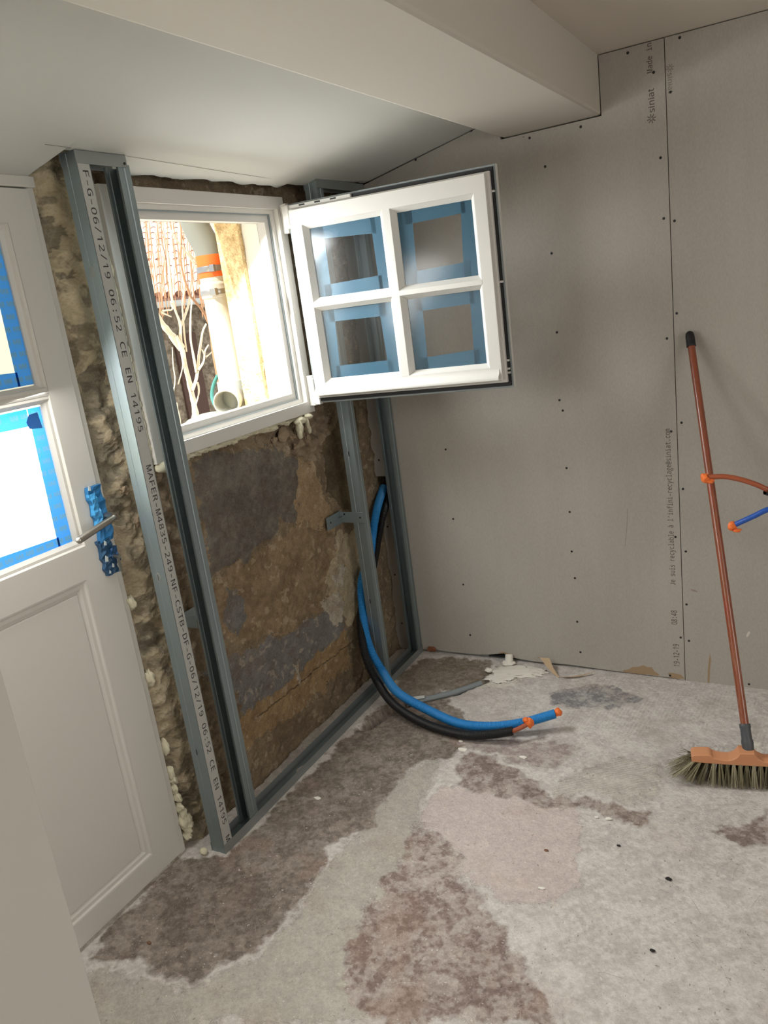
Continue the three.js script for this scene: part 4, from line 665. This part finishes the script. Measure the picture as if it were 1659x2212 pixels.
// ---------------------------------------------------------------- odds and ends on the floor
{
  // plaster dab and stub at the foot of the board
  const pl = thing('plaster_dab', 'spilled white plaster at the foot of the plasterboard', 'plaster');
  part('spill', merge([lump(0.44, 0.0, 0.09, 0.085, 0.007, 0.05, 0.9, 4, 3.2), lump(0.4, 0.0, 0.14, 0.05, 0.006, 0.04, 0.9, 4, 3.2), lump(0.5, 0.0, 0.06, 0.05, 0.006, 0.03, 0.9, 4, 3.2)]), M.plaster, pl);
  part('stub', merge([rod([0.392, 0.004, 0.03], [0.388, 0.034, 0.012], 0.017, 0.015, 14), lump(0.392, 0.006, 0.034, 0.024, 0.01, 0.02, 0.6, 3, 2.5)]), M.plaster, pl);
  part('crumb', lump(0.335, 0.006, 0.105, 0.016, 0.007, 0.012, 0.7, 2, 2.5), M.plaster, pl);
  // curl of torn board paper
  const curl = (pts, w, name, label) => {
    const pos = [], idx = []; pts.forEach(([x, y, z], i) => { const k = w * (1 - 0.82 * (i / (pts.length - 1))); pos.push(x, y, z, x + k * 0.55, y + k * 0.12, z + k * 0.2); if (i) { const a = (i - 1) * 2; idx.push(a, a + 1, a + 2, a + 1, a + 3, a + 2); } });
    const g = new THREE.BufferGeometry(); g.setAttribute('position', new THREE.Float32BufferAttribute(pos, 3)); g.setIndex(idx); g.computeVertexNormals(); single(name, g, M.paper, label, 'paper');
  };
  curl([[0.5, 0.03, 0.008], [0.512, 0.036, 0.014], [0.53, 0.03, 0.03], [0.555, 0.018, 0.055], [0.58, 0.008, 0.075], [0.605, 0.002, 0.09]], 0.1, 'torn_paper', 'curled tan strip of torn paper by the plasterboard');
  curl([[0.61, 0.002, 0.085], [0.65, 0.003, 0.075], [0.69, 0.006, 0.055], [0.73, 0.012, 0.03]], 0.05, 'torn_paper', 'flat pale strip of torn paper beside the curled one');
  single('wood_chip', merge([lump(0.048, 0.02, 0.012, 0.02, 0.011, 0.007, 0.6, 1)]), mat(col(132, 82, 54), 0.9, { flatShading: true }), 'brown splinter against the plasterboard beside the corner stud', 'chip');
  single('foam_chip', lump(-0.06, 0.012, 1.335, 0.013, 0.012, 0.012, 0.5, 2), M.foam, 'cream foam crumb on the floor by the printed stud', 'chip');
  const chips = [[116, 1009, 11, 'w', 'white plaster flake on the floor in front of the floor track'], [446, 636, 15, 'w', 'widest white plaster flake below the black conduit'], [646, 622, 12, 'w', 'white plaster flake right of the conduit ends, nearest the dust'], [420, 592, 8, 'w', 'small white flake close under the black conduit'], [868, 1144, 8, 'w', 'bright white paint fleck in the pink patch of floor'], [962, 834, 9, 'w', 'pale plaster crumb between the dust and the grey floor'], [930, 838, 6, 'w', 'tiny pale crumb beside the larger plaster crumb'], [1147, 1011, 8, 'k', 'black scrap on the grey floor in front of the broom'], [1150, 1242, 6, 'k', 'small black scrap nearest the camera'], [1010, 932, 5, 'k', 'dark sliver on the grey floor behind the black scrap'], [25, 1640, 7, 'b', 'brown crumb on the floor beside the partition edge'], [840, 1010, 6, 'b', 'brown crumb on the pink floor patch']];
  const cm = { w: mat(col(226, 222, 212), 0.9, { flatShading: true }), k: mat(col(36, 33, 31), 0.9, { flatShading: true }), b: mat(col(118, 86, 66), 0.9, { flatShading: true }) };
  for (const [x, z, s, m, label] of chips) single('floor_chip', lump(x / 1000, 0.002, z / 1000, s / 1000, 0.0025, s / 1000 * 0.6, 0.6, 1, 2.5), cm[m], label, 'chip');
}
// ---------------------------------------------------------------- courtyard outside the window
structMesh('ground_outside', box(-16, -0.4, -14, -0.34, -0.12, 10), mat(col(222, 220, 213), 0.95), 'pale courtyard ground outside the window', 'ground');
{ // downpipe on the facade
  const px = -0.405, pz = 0.43, grey = mat(col(150, 152, 146), 0.5), pale = mat(col(206, 200, 184), 0.5);
  const dp = thing('downpipe', 'grey and cream plastic downpipe on the ochre wall outside', 'pipe');
  part('lower_pipe', rod([px, -0.12, pz], [px, 1.1, pz], 0.05, 0.05, 28), grey, dp);
  part('pipe', rod([px, 1.22, pz], [px, 1.62, pz], 0.046, 0.046, 28), pale, dp);
  part('elbow', tube([[px, 1.6, pz], [px, 1.68, pz], [px - 0.006, 1.71, pz + 0.004], [px - 0.02, 1.75, pz + 0.01], [px - 0.03, 1.79, pz + 0.013], [px - 0.034, 1.85, pz + 0.014], [px - 0.034, 2.3, pz + 0.014]], 0.047, 28, 50), mat(col(128, 130, 122), 0.5), dp);
  part('orange_tape', lathe([[0.0475, 1.594], [0.0485, 1.6], [0.0485, 1.662], [0.0475, 1.668]], 28).translate(px, 0, pz), mat(col(240, 110, 40), 0.6), dp);
  part('clamp', merge([lathe([[0.049, 1.612], [0.052, 1.613], [0.052, 1.631], [0.049, 1.632]], 28).translate(px, 0, pz), box(px + 0.03, 1.61, pz + 0.036, px + 0.05, 1.634, pz + 0.05, 0.003)]), new THREE.MeshStandardMaterial({ color: col(150, 150, 150), metalness: 0.9, roughness: 0.35 }), dp);
  part('socket', lathe([[0.046, 1.525], [0.0515, 1.527], [0.0515, 1.565], [0.053, 1.567], [0.053, 1.575], [0.047, 1.578]], 28).translate(px, 0, pz), pale, dp);
  part('clamp', merge([lathe([[0.05, 1.535], [0.0535, 1.536], [0.0535, 1.552], [0.05, 1.553]], 28).translate(px, 0, pz), box(px + 0.02, 1.532, pz + 0.04, px + 0.045, 1.556, pz + 0.058, 0.003)]), M.steel, dp);
  part('tee', merge([rod([px, 1.08, pz], [px, 1.235, pz], 0.054, 0.054, 28)]), mat(col(160, 166, 160), 0.5), dp);
  const br = new THREE.Group(); br.name = 'tee_branch'; br.position.set(px, 1.185, pz); br.quaternion.setFromUnitVectors(new THREE.Vector3(0, 1, 0), new THREE.Vector3(0.42, -0.12, 0.9).normalize()); dp.add(br);
  part('spigot', lathe([[0.03, 0.03], [0.04, 0.1], [0.0405, 0.128], [0.046, 0.128], [0.0475, 0.12], [0.0475, 0.1], [0.044, 0.095], [0.044, 0.0]], 32), mat(col(172, 172, 162), 0.5, { side: THREE.DoubleSide }), br);
  single('garden_hose', tube(hose.map((p) => p.map((v) => v / 1000)), 0.008, 10, 30), mat(col(70, 140, 132), 0.5), 'thin green hose looped beside the downpipe tee', 'hose');
  const ba = thing('rain_barrel', 'rounded grey green barrel under the downpipe outside', 'barrel', [-0.75, -0.12, 0.18]);
  part('body', lathe([[0, 0], [0.17, 0], [0.19, 0.05], [0.2, 0.5], [0.19, 1.0], [0.175, 1.08]], 32), mat(col(150, 160, 146), 0.6), ba);
  part('lid', lathe([[0.18, 1.075], [0.178, 1.1], [0.15, 1.155], [0.1, 1.19], [0.05, 1.205], [0, 1.208]], 32), mat(col(168, 178, 164), 0.6), ba);
}
{ // bare tree
  const t = thing('bare_tree', 'bare pollarded tree with pale branches outside the window', 'tree');
  const bark = mat(col(232, 218, 190), 0.9), twig = mat(col(178, 134, 100), 0.9);
  branches.forEach(([w, pts], i) => {
    const P = pts.map((p) => new THREE.Vector3(p[0] / 1000, p[1] / 1000, p[2] / 1000)), c = new THREE.CatmullRomCurve3(P), n = Math.max(10, P.length * 4), g = new THREE.TubeGeometry(c, n, 1, 7), a = g.attributes.position;
    for (let k = 0; k <= n; k++) { const q = c.getPointAt(k / n), r = w / 1000 * (i > 20 ? 0.85 : 1.3) * mixv(1.15, 0.62, k / n) * (1 + (n2(k * 0.7, i * 3.1) - 0.5) * 0.35); for (let s = 0; s <= 7; s++) { const id = k * 8 + s; a.setXYZ(id, q.x + (a.getX(id) - q.x) * r, q.y + (a.getY(id) - q.y) * r, q.z + (a.getZ(id) - q.z) * r); } }
    g.computeVertexNormals();
    part(i < 3 ? 'trunk' : i < 21 ? 'branch' : 'twig', g, i === 11 || i === 12 || i > 20 ? twig : bark, t);
  });
  const low = branches[0][1][0]; part('trunk', rod([low[0] / 1000 + 0.02, -0.12, low[2] / 1000], [low[0] / 1000, low[1] / 1000 + 0.02, low[2] / 1000], 0.05, 0.026, 12), bark, t);
  const low2 = branches[2][1][0]; part('trunk', rod([low2[0] / 1000, -0.12, low2[2] / 1000 - 0.03], [low2[0] / 1000, low2[1] / 1000 + 0.02, low2[2] / 1000], 0.035, 0.02, 10), bark, t);
}
{ // neighbouring house: dark wall under a tiled roof with a gutter
  const h = thing('neighbour_house', 'terracotta tiled house behind the bare tree outside', 'house');
  const wallC = new THREE.MeshStandardMaterial({ map: grainTex([108, 96, 80], 30, 0.5, 512, 46), roughness: 0.95 }); wallC.map.repeat.set(7, 3);
  const wl = part('wall', box(-9.2, -0.12, -9, -4.75, 1.72, -3.1), wallC, h);
  part('dark_opening', box(-4.76, 0.1, -4.3, -4.72, 1.35, -3.95), mat(col(70, 48, 38), 0.9), h);
  part('shutter_board', box(-4.78, -0.1, -4.75, -4.715, 1.2, -4.6, 0.01), mat(col(150, 132, 104), 0.9), h);
  const ang = 0.42, ca = Math.cos(ang), sa = Math.sin(ang);
  part('roof_deck', plate('z', [[-4.45, 1.70], [-4.45, 1.73], [-9.3, 1.73 + 4.85 * Math.tan(ang)], [-9.3, 1.6 + 4.85 * Math.tan(ang)]], -9, -3.1), mat(col(206, 166, 146), 0.95), h);
  const gut = new THREE.CylinderGeometry(0.06, 0.06, 5.9, 16, 1, true, 0, Math.PI).rotateX(Math.PI / 2).rotateZ(-Math.PI / 2 * 1).translate(-4.4, 1.70, -6.05);
  part('gutter', gut, mat(col(170, 172, 168), 0.5, { side: THREE.DoubleSide }), h);
  const tg = new THREE.CylinderGeometry(0.062, 0.074, 0.34, 8, 1, true, 0, Math.PI).translate(0, 0.0, 0), tm = [mat(col(232, 186, 166), 0.9, { side: THREE.DoubleSide }), mat(col(240, 204, 186), 0.9, { side: THREE.DoubleSide }), mat(col(222, 168, 148), 0.9, { side: THREE.DoubleSide })];
  // local y of a tile points up the slope, its back towards the sky
  const up = new THREE.Vector3(-ca, sa, 0), out = new THREE.Vector3(sa, ca, 0), side = new THREE.Vector3(0, 0, 1), basis = new THREE.Matrix4().makeBasis(out.clone(), up.clone(), side.clone());
  tg.rotateY(0);
  for (let r = 0; r < 12; r++) for (let k = 0; k < 24; k++) {
    const m = part('roof_tile', tg, tm[(r * 5 + k * 7 + (k * r) % 3) % 3], h), s = 0.12 + r * 0.27;
    m.quaternion.setFromRotationMatrix(basis); m.position.set(-4.42 - ca * s, 1.735 + sa * s + 0.012, -2.95 - k * 0.15 - (r > 3 ? 0.9 : 0.2));
  }
}
renderer.render(scene, camera);
